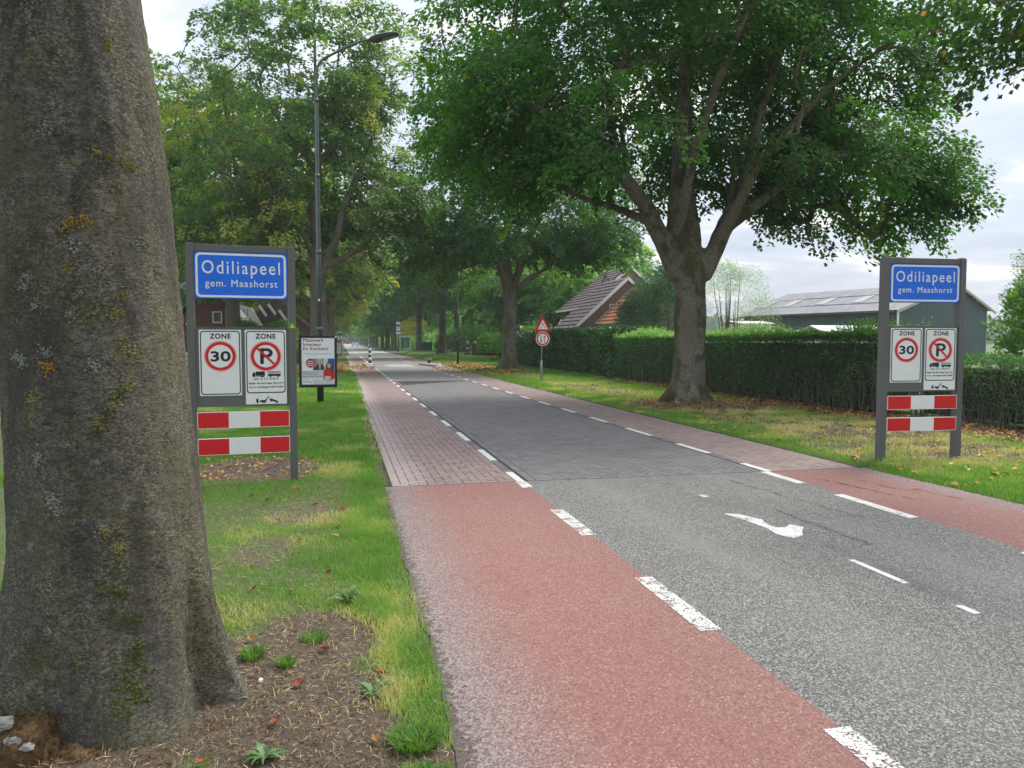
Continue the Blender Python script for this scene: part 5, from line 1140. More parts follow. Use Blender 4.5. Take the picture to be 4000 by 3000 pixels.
def poster_board():
    root = empty('poster_board', (-.57, 20.03, .44)); tag(root, 'black framed kitchen poster fixed on the street lamp pole', 'poster board')
    W2 = .465; H = 1.31
    MB().box(-W2, W2, .0, .07, 0, H, .008).build('case', 'frame_black', root)
    for a in ((-W2, W2, H - .06, H), (-W2, W2, 0, .075), (-W2, -W2 + .06, .075, H - .06), (W2 - .06, W2, .075, H - .06)): MB().box(a[0], a[1], -.02, -.001, a[2], a[3], .004).build('frame_bar', 'frame_black', root)
    MB().box(W2 - .045, W2 - .005, -.024, -.0205, H - .055, H - .01).build('corner_label', 'white', root)
    p = MB().box(-W2 + .06, W2 - .06, -.006, -.0015, .075, H - .06).build('poster', 'white', root); x0, x1 = -W2 + .065, W2 - .065
    MATS['crimson'] = M_plain('crimson_print', (.38, .008, .03), .5, .05); MATS['skin'] = M_plain('printed_skin', (.62, .40, .31), .6, .08, 30); MATS['grey_hair'] = M_plain('printed_grey_hair', (.55, .53, .47), .6, .15, 40)
    MATS['brown_hair'] = M_plain('printed_brown_hair', (.09, .035, .025), .6, .3, 40); MATS['print_green'] = M_plain('printed_green_coat', (.02, .07, .05), .6, .2, 20); MATS['print_red'] = M_plain('printed_red_shirt', (.6, .02, .02), .6, .1, 20)
    MATS['print_grey'] = M_plain('printed_grey', (.30, .32, .31), .6, .2, 20); MATS['print_blue'] = M_plain('printed_blue', (.01, .12, .45), .6, .1, 20); MATS['print_text'] = M_plain('printed_blue_grey', (.12, .14, .2), .6, .1, 20); MATS['print_pale'] = M_plain('printed_pale', (.66, .68, .66), .6, .08, 20)
    y = -.0075
    for i, (t, w) in enumerate((('Maatwerk', .50), ('Interieur', .445), ('En Keukens', .615))): text_mesh('lettering', t, 'crimson', p, x0 + .04, x0 + .04 + w, H - .155 - i * .105, .078, y - .0004, .02, 1, 'M')
    text_mesh('lettering', 'Wij zijn trots op onze projecten', 'print_text', p, x0 + .085, x1 - .07, H - .475, .035, y, 0, 1, 'W')
    def flat(nm, poly, mat, d=0): return MB().prism(poly, y - .0004 * d, y + .0006 - .0004 * d).build(nm, mat, p)
    flat('photo_backdrop', [(x0 + .27, .26), (x1, .26), (x1, .73), (x0 + .27, .73)], 'print_pale'); flat('photo_backdrop', [(x0 + .27, .44), (x0 + .53, .44), (x0 + .53, .73), (x0 + .27, .73)], 'print_grey', 2); flat('photo_backdrop', [(x0 + .64, .34), (x1, .34), (x1, .73), (x0 + .64, .73)], 'print_blue', 2)
    # two generic people, printed
    flat('printed_coat', [(x0 + .27, .44), (x0 + .29, .50), (x0 + .36, .56), (x0 + .40, .60), (x0 + .48, .60), (x0 + .54, .54), (x0 + .56, .44)], 'print_green', 4); flat('printed_collar', [(x0 + .41, .60), (x0 + .47, .60), (x0 + .455, .45), (x0 + .43, .45)], 'skin', 6)
    flat('printed_hair', [(x, z) for x, z in [(x0 + .435 + .07 * math.cos(t), .665 + .062 * math.sin(t)) for t in np.linspace(0, 6.2, 20)]], 'grey_hair', 6); flat('printed_face', [(x0 + .435 + .052 * math.cos(t), .645 + .065 * math.sin(t)) for t in np.linspace(0, 6.2, 20)], 'skin', 8); flat('printed_hair', [(x0 + .38, .685), (x0 + .49, .685), (x0 + .475, .725), (x0 + .40, .728)], 'grey_hair', 10)
    flat('printed_glasses', [(x0 + .385, .648), (x0 + .485, .648), (x0 + .485, .655), (x0 + .385, .655)], 'black', 10)
    flat('printed_hair', [(x0 + .67 + (.075 + (.02 if t > 3.1 else 0)) * math.cos(t), .55 + (.125 if t > 3.1 else .10) * math.sin(t)) for t in np.linspace(0, 6.2, 24)], 'brown_hair', 4)
    flat('printed_shirt', [(x0 + .52, .2), (x0 + .53, .42), (x0 + .60, .475), (x0 + .72, .475), (x1 - .0, .43), (x1, .22), (x0 + .70, .16)], 'print_red', 6); flat('printed_face', [(x0 + .665 + .048 * math.cos(t), .55 + .062 * math.sin(t)) for t in np.linspace(0, 6.2, 20)], 'skin', 8)
    flat('printed_hair', [(x0 + .72, .60), (x0 + .755, .52), (x0 + .765, .38), (x0 + .725, .40), (x0 + .715, .5)], 'brown_hair', 10); flat('printed_hair', [(x0 + .59, .56), (x0 + .615, .60), (x0 + .62, .48), (x0 + .585, .43)], 'brown_hair', 10)
    flat('printed_book', [(x0 + .555, .19), (x0 + .70, .185), (x0 + .705, .285), (x0 + .56, .29)], 'yellow' if 0 else 'curtain', 10); flat('printed_hand', [(x0 + .535, .19), (x0 + .57, .175), (x0 + .575, .225), (x0 + .54, .23)], 'skin', 12); flat('printed_hand', [(x0 + .69, .18), (x0 + .725, .17), (x0 + .73, .22), (x0 + .69, .225)], 'skin', 12)
    flat('printed_table', [(x0 + .27, .085), (x1, .085), (x1, .16), (x0 + .4, .2), (x0 + .27, .215)], 'print_pale', 4); flat('caption_panel', [(x0 + .0, .245), (x0 + .515, .245), (x0 + .515, .42), (x0 + .0, .42)], 'print_pale', 12)
    flat('round_badge', circ(x0 + .21, .615, .115, 30), 'crimson', 8); y2 = y - .005
    text_mesh('lettering', 'GRATIS', 'white', p, x0 + .14, x0 + .28, .64, .032, y2, .05, 1, 'G')
    for i, (a, b) in enumerate(((.115, .305), (.13, .29))): flat('small_print', [(x0 + a, .595 - i * .045), (x0 + b, .595 - i * .045), (x0 + b, .617 - i * .045), (x0 + a, .617 - i * .045)], 'print_pale', 12)
    text_mesh('lettering', 'Betaalbaar Maatwerk', 'print_text', p, x0 + .03, x0 + .42, .385, .022, y2 - .002, .02, 1, 'B'); text_mesh('lettering', 'Van een huis', 'print_text', p, x0 + .03, x0 + .39, .325, .042, y2 - .002, .004, 1, 'V'); text_mesh('lettering', 'een thuis maken', 'print_text', p, x0 + .03, x0 + .5, .262, .042, y2 - .002, .004, 1, 'k')
    for i, b in enumerate((.18, .25, .26)): flat('small_print', [(x0 + .03, .19 - i * .035), (x0 + b, .19 - i * .035), (x0 + b, .198 - i * .035), (x0 + .03, .198 - i * .035)], 'print_text', 2)
poster_board()

def narrow_sign():
    root = empty('road_sign', (7.83, 29.78, 0)); tag(root, 'red triangle above a round priority arrows sign on a thin steel pole', 'road sign')
    MB().tube([(0, 0, -.1), (0, 0, .8), (0, 0, .83)], [.045, .045, .027], 12).build('pole_sleeve', 'galv', root, True); MB().tube([(0, 0, .8), (.03, 0, 2.45)], .024, 12).build('pole', 'galv', root, True)
    cx = .04; c0 = 2.0
    def tri(s): return [(cx + (px) * s, 2.215 + pz * s) for px, pz in ((-.34, -.20), (-.325, -.213), (.325, -.213), (.34, -.20), (.015, .392), (-.015, .392))]
    t = MB().prism(tri(1.0), -.05, -.035).build('triangle_plate', 'red', root); MB().prism(tri(.60), -.0522, -.0502).build('white_face', 'white', t)
    m = MB(); y = -.0535
    for s in (-1, 1):
        pts = [(.028, .13), (.028, .03), (.085, -.06), (.085, -.115)]
        for (a, b), (c, d) in zip(pts, pts[1:]):
            dx_, dz_ = c - a, d - b; l = math.hypot(dx_, dz_); nx_, nz_ = -dz_ / l * .009, dx_ / l * .009
            m.prism([(cx + s * (a + nx_), 2.215 + b + nz_), (cx + s * (a - nx_), 2.215 + b - nz_), (cx + s * (c - nx_), 2.215 + d - nz_), (cx + s * (c + nx_), 2.215 + d + nz_)][::s], y, y + .001)
    m.build('narrowing_symbol', 'black', t)
    d = MB().prism(circ(cx, 1.71, .292), -.05, -.035).build('round_plate', 'red', root); MB().ring(circ(cx, 1.71, .285), circ(cx, 1.71, .262), -.0522, -.0502).build('white_rim', 'white', d); MB().prism(circ(cx, 1.71, .20), -.0522, -.0502).build('white_face', 'white', d)
    def arrow(x, z0, z1, mat):
        s = 1 if z1 > z0 else -1; m = MB(); m.prism([(x - .014, z0), (x + .014, z0), (x + .014, z1 - s * .05), (x - .014, z1 - s * .05)][::s], y, y + .001); m.prism([(x - .058, z1 - s * .095), (x - .016, z1 - s * .07), (x + .016, z1 - s * .07), (x + .058, z1 - s * .095), (x, z1)][::s], y - .001, y - .0002); return m
    arrow(cx - .07, 1.84, 1.565, 0).build('black_arrow', 'black', d); arrow(cx + .07, 1.57, 1.845, 0).build('red_arrow', 'red', d)
narrow_sign()

# bollards on the narrowing, with their kerb islands
def bollard(x, y, z, tall, label):
    root = empty('bollard', (x, y, z), ); tag(root, label, 'bollard')
    if tall:
        seg = [(0, .22, 'frame_black', .108), (.22, .40, 'white', .106), (.40, .57, 'frame_black', .104), (.57, .70, 'white', .102), (.70, .86, 'frame_black', .1), (.86, 1.05, 'white', .097)]
        for a, b, mt, r_ in seg: MB().tube([(0, 0, a), (0, 0, b)], [r_, r_ - .002], 18).build('white_band' if mt == 'white' else 'black_band', mt, root, True)
        MB().tube([(0, 0, 1.05), (0, 0, 1.09), (0, 0, 1.115)], [.1, .098, .06], 18).build('cap', 'frame_black', root, True)
    else:
        MB().tube([(0, 0, 0), (0, 0, .2), (0, 0, .4)], [.10, .12, .14], 16, False).build('broken_stump', 'frame_black', root, True)
        for k, a in enumerate((3.6, 4.6, 5.5)): MB().tube([(.118 * math.cos(a), .118 * math.sin(a), .22), (.138 * math.cos(a), .138 * math.sin(a), .4)], .02, 6).build('torn_sleeve', 'white', root)
def island(x, y, rz, label):
    root = empty('traffic_island', (x, y, 0), rz); tag(root, label, 'kerb island', 'kerb islands at the road narrowing')
    MB().box(-.35, .35, -2.2, 1.6, -.05, .13, .03).build('kerb', 'concrete', root); MB().box(-.25, .25, -3.0, -2.25, -.05, .06, .02).build('white_nose', 'white_paint', root)
    MB().box(-.16, .16, -2.6, -2.3, .055, .2, .04).build('reflector_block', 'white_paint', root)
island(1.78, 52.6, 0, 'left kerb island under the tall black and white bollard, ringed with dead leaves'); island(5.72, 51.0, R(8), 'right kerb island with the broken bollard stump')
bollard(1.92, 53.4, .12, True, 'tall black and white banded bollard on the left kerb island'); bollard(5.82, 52.0, .12, False, 'broken low bollard stump on the right kerb island')

# bus stop things
def shelter():
    root = empty('bus_shelter', (10.1, 123, .0)); tag(root, 'glass bus shelter with pale frame and green advert, in front of the golden bush', 'bus shelter')
    for x, y in ((-.8, 0), (-.28, 0), (.8, 0), (-.8, 1.5), (.8, 1.5)): MB().box(x - .035, x + .035, y - .035, y + .035, 0, 2.3).build('frame_post', 'shelter', root)
    MB().box(-.95, .95, -.15, 1.7, 2.3, 2.45, .03).build('roof', 'shelter', root); MB().box(-.76, -.32, .0, .02, .45, 2.2).build('glass_pane', 'shelter_ad', root); a = MB().box(-.24, .5, .4, .46, .65, 2.15).build('advert_panel', 'shelter_ad', root)
    m = MB(); 
    for k in range(5): m.box(-.14 + .03 * (k % 2), .3 - .05 * (k % 3), .39, .399, .95 + k * .22, 1.02 + k * .22)
    m.build('advert_print', 'print_pale', a); MB().box(-.76, .5, .38, .5, .12, .6).build('bench_panel', 'shelter', root); MB().box(.35, .62, .1, .3, 0, .55).build('litter_bin', 'shelter', root); MB().box(-.8, .8, -.02, .02, .0, .08).build('bottom_rail', 'shelter', root)
shelter()
def bus_sign(x, y, label, low=True):
    root = empty('bus_stop_sign', (x, y, 0)); tag(root, label, 'bus stop sign', 'bus stop signs'); MB().tube([(0, 0, -.1), (0, 0, 2.75)], .04, 8).build('pole', 'galv', root, True)
    p = MB().box(-.3, .3, -.07, -.045, 2.05, 2.72).build('stop_plate', 'white', root); MB().box(-.26, .26, -.08, -.071, 2.27, 2.47).build('blue_band', 'blue_edge', p)
    if low: q = MB().box(-.2, .2, -.08, -.045, 1.1, 1.75).build('timetable', 'white', root); MB().box(-.06, .06, -.09, -.081, 1.3, 1.55).build('print', 'black', q)
bus_sign(9.0, 134.5, 'bus stop sign on a pale pole left of the glass shelter'); bus_sign(-.15, 88, 'bus stop sign left of the road beside the poster board')
root = empty('information_sign', (8.55, 118.35, 3.1)); tag(root, 'blue bordered white sign fixed to the lamp pole by the bus shelter', 'sign')
MB().box(-.38, .38, -.08, -.05, 0, .85).build('blue_plate', 'blue_edge', root); MB().box(-.29, .29, -.09, -.081, .1, .76).build('white_face', 'white', root); MB().box(-.05, .05, -.10, -.091, .18, .68).build('black_bar', 'black', root)
MB().box(-.38, .38, -.08, -.05, -.32, -.05).build('lower_plate', 'white', root); MB().box(-.3, .3, -.08, -.05, 1.1, 1.45).build('upper_plate', 'white', root)
root = empty('advertising_board', (-.35, 79, .25)); tag(root, 'far black framed advertising board with an orange top, left of the road', 'advertising board')
MB().box(-.42, .42, 0, .1, 0, 1.5, .01).build('frame', 'frame_black', root); p = MB().box(-.34, .36, -.02, -.001, .1, 1.42).build('poster', 'print_pale', root); MB().box(-.34, .36, -.03, -.0205, 1.18, 1.42).build('orange_band', 'tile_orange', p)
m = MB(); [m.box(-.2, .2, -.03, -.0205, .95 - k * .22, 1.0 - k * .22) for k in range(3)]; m.build('print', 'print_text', p); MB().tube([(0, .05, -.3), (0, .05, 0)], .06, 8).build('pole', 'frame_black', root)

# gate pillars, bin
for i, (x, y) in enumerate(((13.0, 80.2), (13.35, 78.4))):
    root = empty('gate_pillar', (x + .12 * i, y, 0)); tag(root, ('dark brick gate pillar with a stone ball and a white name plate, the left one', 'dark brick gate pillar with a stone ball and no plate, the right one')[i], 'gate pillar', 'pair of brick gate pillars')
    MB().box(-.28, .28, -.28, .28, -.05, 1.13).build('brick_shaft', 'brick_pillar', root); MB().box(-.31, .31, -.31, .31, 1.13, 1.19).build('cap_stone', 'stone_dark', root)
    bm = bmesh.new(); bmesh.ops.create_uvsphere(bm, u_segments=20, v_segments=12, radius=.23); me = bpy.data.meshes.new('stone_ball'); bm.to_mesh(me); bm.free(); me.polygons.foreach_set('use_smooth', np.ones(len(me.polygons), bool)); b = link('stone_ball', me, 'stone_dark', root); b.location = (0, 0, 1.42)
    MB().tube([(0, -.235, 1.40), (0, -.20, 1.40)], .07, 12).build('round_boss', 'print_pale', root)
    if i == 0: MB().box(-.14, .14, -.29, -.281, .84, .95).build('name_plate', 'white', root)
root = empty('container', (11.3, 104, 0)); tag(root, 'teal metal container between the two big trunks beyond the gate pillars', 'container'); MB().box(-.7, .7, -.5, .5, 0, 1.45, .03).build('body', 'teal', root); MB().box(-.8, -.72, -.5, -.45, -.02, 1.5).build('corner_post', 'galv', root); MB().box(-.72, .72, -.52, .52, 1.45, 1.52, .02).build('lid', 'teal', root)

# cars far down the road
def car(x, y, rz, label, sc=1.0):
    root = empty('parked_car' if abs(x) < 1 or x < 1 else 'car', (x, y, 0), rz); tag(root, label, 'car'); root.scale = (sc,) * 3
    prof = [(-2.1, .35), (-2.15, .75), (-1.95, 1.0), (-1.75, 1.38), (-1.2, 1.5), (.2, 1.48), (1.0, 1.02), (1.9, .86), (2.15, .6), (2.1, .3)]
    V = []
    for s, k in ((-1, 1), (1, 1)):
        V += [(s * (.86 if z < 1.05 else .68), yy, z) for yy, z in prof]
    n = len(prof); F = [tuple(range(n)), tuple(range(n, 2 * n))[::-1]] + [(i, (i + 1) % n, n + (i + 1) % n, n + i) for i in range(n)]
    b = MB(); b.add(V, F); b.build('body', 'car_white', root)
    MB().add([(-.6, -1.93, 1.05), (.6, -1.93, 1.05), (.56, -1.79, 1.34), (-.56, -1.79, 1.34), (-.6, -1.95, 1.05), (.6, -1.95, 1.05), (.56, -1.81, 1.34), (-.56, -1.81, 1.34)], [(0, 1, 2, 3), (7, 6, 5, 4), (0, 4, 5, 1), (2, 6, 7, 3)]).build('rear_window', 'dark_glass', root)
    for sx in (-1, 1):
        for yy in (-1.35, 1.35): w = MB().tube([(sx * .72, yy, .31), (sx * .9, yy, .31)], .31, 16).build('wheel', 'tyre', root); MB().tube([(sx * .885, yy, .31), (sx * .905, yy, .31)], .17, 12).build('rim', 'galv', w)
        MB().box(sx * .78 - .08, sx * .78 + .08, -2.18, -2.12, .72, .95).build('rear_light', 'rear_light', root); MB().box(sx * .872 - .006, sx * .872 + .006, -1.2, .5, 1.0, 1.04).build('side_window', 'dark_glass', root)
car(4.2, 245, 0, 'small white car driving away in the middle of the far road'); car(-1.2, 128, 0, 'white car parked on the left behind the orange topped board'); car(-.3, 215, 0, 'white car parked farthest off at the left edge of the road')

# ------------------------------------------------------------------ buildings on the right
def slab(m, a, b, c, d, t):
    """thick sheet from four corners (counter-clockwise seen from outside), thickness t inwards"""
    A = [Vector(q) for q in (a, b, c, d)]; n = (A[1] - A[0]).cross(A[3] - A[0]).normalized(); B = [q - n * t for q in A]
    m.add([*A, *B], [(0, 1, 2, 3), (7, 6, 5, 4), (0, 4, 5, 1), (1, 5, 6, 2), (2, 6, 7, 3), (3, 7, 4, 0)])
def tiled_slope(root, a, b, d, mat, row=.32, name='tile_course', tile=.3):
    """courses of roof tiles: a->b along the eave, a->d up the slope; each course is an overlapping row"""
    a, b, d = Vector(a), Vector(b), Vector(d); u = b - a; v = d - a; n = u.cross(v).normalized()
    if n.z < 0: n = -n
    k = max(1, int(v.length / row)); nt = max(1, int(u.length / tile))
    for i in range(k):
        m = MB(); p0 = a + v * (i / k); p1 = a + v * ((i + 1.12) / k if i < k - 1 else 1.0)
        for j in range(nt):
            q0 = u * (j / nt); q1 = u * ((j + .96) / nt); z0 = random.uniform(0, .006); f0 = p0 + n * (.075 + z0); f1 = p1 + n * .02
            q = [f0 + q0, f0 + q1, f1 + q1, f1 + q0]; hh = [f0 + q0 * .5 + q1 * .5 + n * .018, f1 + q0 * .5 + q1 * .5 + n * .018]; bl = p0 - n * .0
            m.add([q[0], hh[0], q[1], q[2], hh[1], q[3], bl + q0, bl + q1], [(0, 1, 4, 5), (1, 2, 3, 4), (6, 7, 2, 1, 0)])
        m.build(name, mat, root)
def house():
    root = empty('house', (18, 50, 0)); tag(root, 'brown brick gabled house with brown tiled roof and white verge boards, behind the hedge', 'house')
    ox, oy = 18, 50; P = lambda x, y, z: (x - ox, y - oy, z)
    sl = .91
    ex, ez, ax, az = 15.05, 2.70, 18.5, 5.84
    # front block gable wall (prism from the ground)
    m = MB(); w = [(ex + .3, 0), (ax + 1.0, 0), (ax + 1.0, 5.0), (ax, az - .15), (ex + .3, ez + .12)]; m.prism([(x - ox, z) for x, z in w], 48.1 - oy, 52.8 - oy); m.build('wall', 'brick_brown', root)
    m = MB(); slab(m, P(ex - .05, 52.9, ez - .1), P(ex - .05, 48, ez - .1), P(ax, 48, az - .05), P(ax, 52.9, az - .05), .12); slab(m, P(ax, 52.9, az - .05), P(ax, 48, az - .05), P(ax + .7, 48, az - .75), P(ax + .7, 52.9, az - .75), .12); m.build('roof_deck', 'tile_brown', root)
    tiled_slope(root, P(ex, 52.85, ez), P(ex, 48.0, ez), P(ax, 52.85, az), 'tile_brown', .36)
    # rear, taller block
    rx, rz_ = 20.2, 6.98; ux, uz = 16.45, 4.0
    m = MB(); w = [(ux + .6, 0), (rx + 2.6, 0), (rx + 2.6, 4.8), (rx, rz_ - .15), (ux + .6, uz + .4)]; m.prism([(x - ox, z) for x, z in w], 51.9 - oy, 57.3 - oy); m.build('wall', 'brick_brown', root)
    m = MB(); slab(m, P(ux, 57.6, uz - .05), P(ux, 51.8, uz - .05), P(rx, 51.8, rz_ - .05), P(rx, 57.6, rz_ - .05), .12); slab(m, P(rx, 57.6, rz_ - .05), P(rx, 51.8, rz_ - .05), P(rx + 2.9, 51.8, rz_ - 2.65), P(rx + 2.9, 57.6, rz_ - 2.65), .12); m.build('roof_deck', 'tile_brown', root)
    tiled_slope(root, P(ux, 57.5, uz + .02), P(ux, 51.85, uz + .02), P(rx, 57.5, rz_ + .02), 'tile_brown', .36)
    # white verge boards and gutters
    def board(a, b, h, nm='verge_board', t=.06):
        a, b = Vector(a), Vector(b); d = (b - a).normalized(); m = MB(); up_ = Vector((0, 0, h)); y_ = Vector((0, -t, 0)); m.add([a, b, b + up_, a + up_, a + y_, b + y_, b + up_ + y_, a + up_ + y_], [(0, 1, 2, 3), (7, 6, 5, 4), (0, 4, 5, 1), (1, 5, 6, 2), (2, 6, 7, 3), (3, 7, 4, 0)]); m.build(nm, 'white_paint', root)
    board(P(ex - .1, 48, ez - .28), P(ax, 48, az - .2), .26); board(P(ax, 48, az - .2), P(ax + .45, 48, az - .62), .26)
    board(P(18.9, 51.8, 5.72), P(rx, 51.8, rz_ - .2), .22); board(P(rx, 51.8, rz_ - .2), P(rx + 1.6, 51.8, rz_ - 1.65), .22)
    MB().box(ex - .22 - ox, ex - .02 - ox, 48 - oy, 52.9 - oy, ez - .22, ez - .06).build('gutter', 'white_paint', root); MB().box(ux - .2 - ox, ux - .02 - ox, 51.8 - oy, 57.6 - oy, uz - .18, uz - .02).build('gutter', 'white_paint', root)
    f = MB().box(17.25 - ox, 17.6 - ox, 48.0 - oy, 48.09 - oy, 3.75, 4.05).build('window_frame', 'white_paint', root); MB().box(17.3 - ox, 17.55 - ox, 47.985 - oy, 47.998 - oy, 3.8, 4.0).build('pane', 'dark_glass', f)
    # orange tiled wing towards the camera
    wx, wz, tx, tz = 16.25, 2.66, 18.8, 5.08
    m = MB(); w = [(wx + .25, 0), (tx + .8, 0), (tx + .8, tz - .3), (tx, tz - .15), (wx + .25, wz + .05)]; m.prism([(x - ox, z) for x, z in w], 42.3 - oy, 48.0 - oy); m.build('wing_wall', 'brick_brown', root)
    m = MB(); slab(m, P(wx, 47.98, wz - .08), P(wx, 42, wz - .08), P(tx, 42, tz - .08), P(tx, 47.98, tz - .08), .1); slab(m, P(tx, 47.98, tz - .08), P(tx, 42, tz - .08), P(tx + 1.4, 42, tz - 1.3), P(tx + 1.4, 47.98, tz - 1.3), .1); m.build('roof_deck', 'tile_orange', root)
    tiled_slope(root, P(wx, 47.9, wz), P(wx, 42, wz), P(tx, 47.9, tz), 'tile_orange', .34)
    MB().box(wx - .14 - ox, wx - .01 - ox, 42 - oy, 47.98 - oy, wz - .2, wz - .06).build('gutter', 'fibre_light', root)
    m = MB(); a, b = Vector(P(wx - .05, 47.97, wz + .02)), Vector(P(tx, 47.97, tz + .02)); m.add([a, b, b + Vector((0, 0, .12)), a + Vector((0, 0, .12)), a + Vector((0, -.1, 0)), b + Vector((0, -.1, 0)), b + Vector((0, -.1, .12)), a + Vector((0, -.1, .12))], [(0, 1, 2, 3), (7, 6, 5, 4), (0, 4, 5, 1), (1, 5, 6, 2), (2, 6, 7, 3), (3, 7, 4, 0)]); m.build('verge_strip', 'fibre_light', root)
house()

def barn():
    root = empty('barn', (48, 62, 0)); tag(root, 'long dark green corrugated barn with grey roof and pale roof lights', 'barn')
    O = Vector((48, 62, 0)); A = Vector((41.6, 73, 0)); B = Vector((46, 56.5, 0)); C = Vector((55.3, 56.9, 0)); D = C + (A - B); ez = 4.3
    far = 1.05; A = B + (A - B) * far; D = C + (A - B)
    Rn = Vector((51.6, 56.7, 0)); Rf = Rn + (A - B); rz_ = 6.55; Z = lambda p, z: Vector((p.x, p.y, z)) - O
    def corr(p, q, z0f, z1f, nm):
        d = q - p; n = int(d.length / .16); nrm = Vector((d.y, -d.x, 0)).normalized(); 
        if nrm.dot(-(p + q) / 2) < 0: nrm = -nrm
        V = []; F = []
        for i in range(n + 1):
            t = i / n; c = p + d * t + nrm * (.035 if i % 2 else 0); V += [Z(c, z0f), Z(c, z1f(t))]
        for i in range(n): F.append((2 * i, 2 * i + 2, 2 * i + 3, 2 * i + 1))
        m = MB(); m.add(V, F); m.build(nm, 'steel_green', root)
    corr(B, A, 0, lambda t: ez, 'side_cladding')
    ta = (Rn - B).length / (C - B).length; corr(B, C, 0, lambda t: ez + (rz_ - ez) * (t / ta if t < ta else (1 - t) / (1 - ta)), 'gable_cladding'); corr(C, D, 0, lambda t: ez, 'side_cladding'); corr(A, D, 0, lambda t: ez, 'end_cladding')
    # roof: corrugated sheets per course, three courses, each slope
    outv = (B - C).normalized() * .45; al = (A - B).normalized()
    for (E0, R0, s) in ((B + outv - al * .35, Rn - al * .35, 1), (C - outv - al * .35, Rn - al * .35, -1)):
        L_ = (A - B).length + .7
        for k in range(3):
            t0, t1 = k / 3, (k + 1.06) / 3 if k < 2 else 1.0; n = int(L_ / .2); V = []; F = []
            for i in range(n + 1):
                q = al * (L_ * i / n); w = .04 if i % 2 else 0
                for t in (t0, t1): p = E0 + (R0 - E0) * t + q; V.append(Z(p, ez - .12 + (rz_ - ez + .22) * t + w + (.06 if t == t0 else 0)))
            F = [(2 * i, 2 * i + 1, 2 * i + 3, 2 * i + 2) for i in range(n)]; m = MB(); m.add(V, F); m.build('roof_sheet', 'fibre', root)
        if s == 1:
            for f in (.09, .31, .53, .75, .93):
                q = al * (L_ * f); q2 = q + al * 1.1; m = MB(); zz = lambda t: ez - .12 + (rz_ - ez + .22) * t + .11
                a, b = E0 + (R0 - E0) * .37, E0 + (R0 - E0) * .63; m.add([Z(a + q, zz(.37)), Z(a + q2, zz(.37)), Z(b + q2, zz(.63)), Z(b + q, zz(.63))], [(0, 1, 2, 3)]); m.build('roof_light', 'fibre_light', root)
    def beam(p, q, zp, zq, h, w, mat, nm):
        a, b = Z(p, zp), Z(q, zq); n = Vector((al.x, al.y, 0)) * -w; up_ = Vector((0, 0, h)); m = MB(); m.add([a, b, b + up_, a + up_, a + n, b + n, b + up_ + n, a + up_ + n], [(0, 1, 2, 3), (7, 6, 5, 4), (0, 4, 5, 1), (1, 5, 6, 2), (2, 6, 7, 3), (3, 7, 4, 0)]); m.build(nm, mat, root)
    beam(B + outv - al * .36, Rn - al * .36, ez - .32, rz_ - .12, .22, .05, 'fibre_light', 'barge_board'); beam(C - outv - al * .36, Rn - al * .36, ez - .32, rz_ - .12, .22, .05, 'fibre_light', 'barge_board')
    m = MB(); p = B + (B - C).normalized() * .18 - O; m.tube([(p.x, p.y - .2, 0), (p.x, p.y - .2, ez)], .09, 8); m.build('downpipe', 'white_paint', root)
    a = B + outv; b = A + outv; m = MB(); m.tube([Z(a, ez - .2), Z(b, ez - .2)], .11, 8); m.build('gutter', 'frame_black', root)
barn()
def shed(x0, x1, y0, y1, h, rh, label, mats):
    root = empty('shed', ((x0 + x1) / 2, (y0 + y1) / 2, 0)); tag(root, label, 'shed', 'low pale sheds behind the privet hedge'); w = (x1 - x0) / 2; l = (y1 - y0) / 2
    MB().box(-w, w, -l, l, 0, h).build('wall', mats[0], root); m = MB(); slab(m, (-w - .2, -l - .2, h), (w + .2, -l - .2, h), (w + .2, 0, h + rh), (-w - .2, 0, h + rh), .06); slab(m, (-w - .2, 0, h + rh), (w + .2, 0, h + rh), (w + .2, l + .2, h), (-w - .2, l + .2, h), .06); m.build('roof', mats[1], root)
    m = MB(); [m.box(-w + k * .5, -w + k * .5 + .04, -l - .22, -l - .17, h - .1, h + .03) for k in range(int(2 * w / .5))]; m.build('eave_brackets', mats[1], root)
shed(24.0, 29.0, 41.5, 44.5, 2.05, .25, 'long flat white shed roof showing just above the hedge, left of the tin roof', ('white_paint', 'white_paint')); shed(21.4, 26.0, 30.0, 33.6, 1.75, .6, 'pale weathered tin roof peeping over the hedge beside the right name board', ('white_paint', 'tin'))
shed(27.8, 30.2, 50, 53, 2.9, .2, 'farther white shed with a flat roof, below the barn eave', ('white_paint', 'white_paint'))

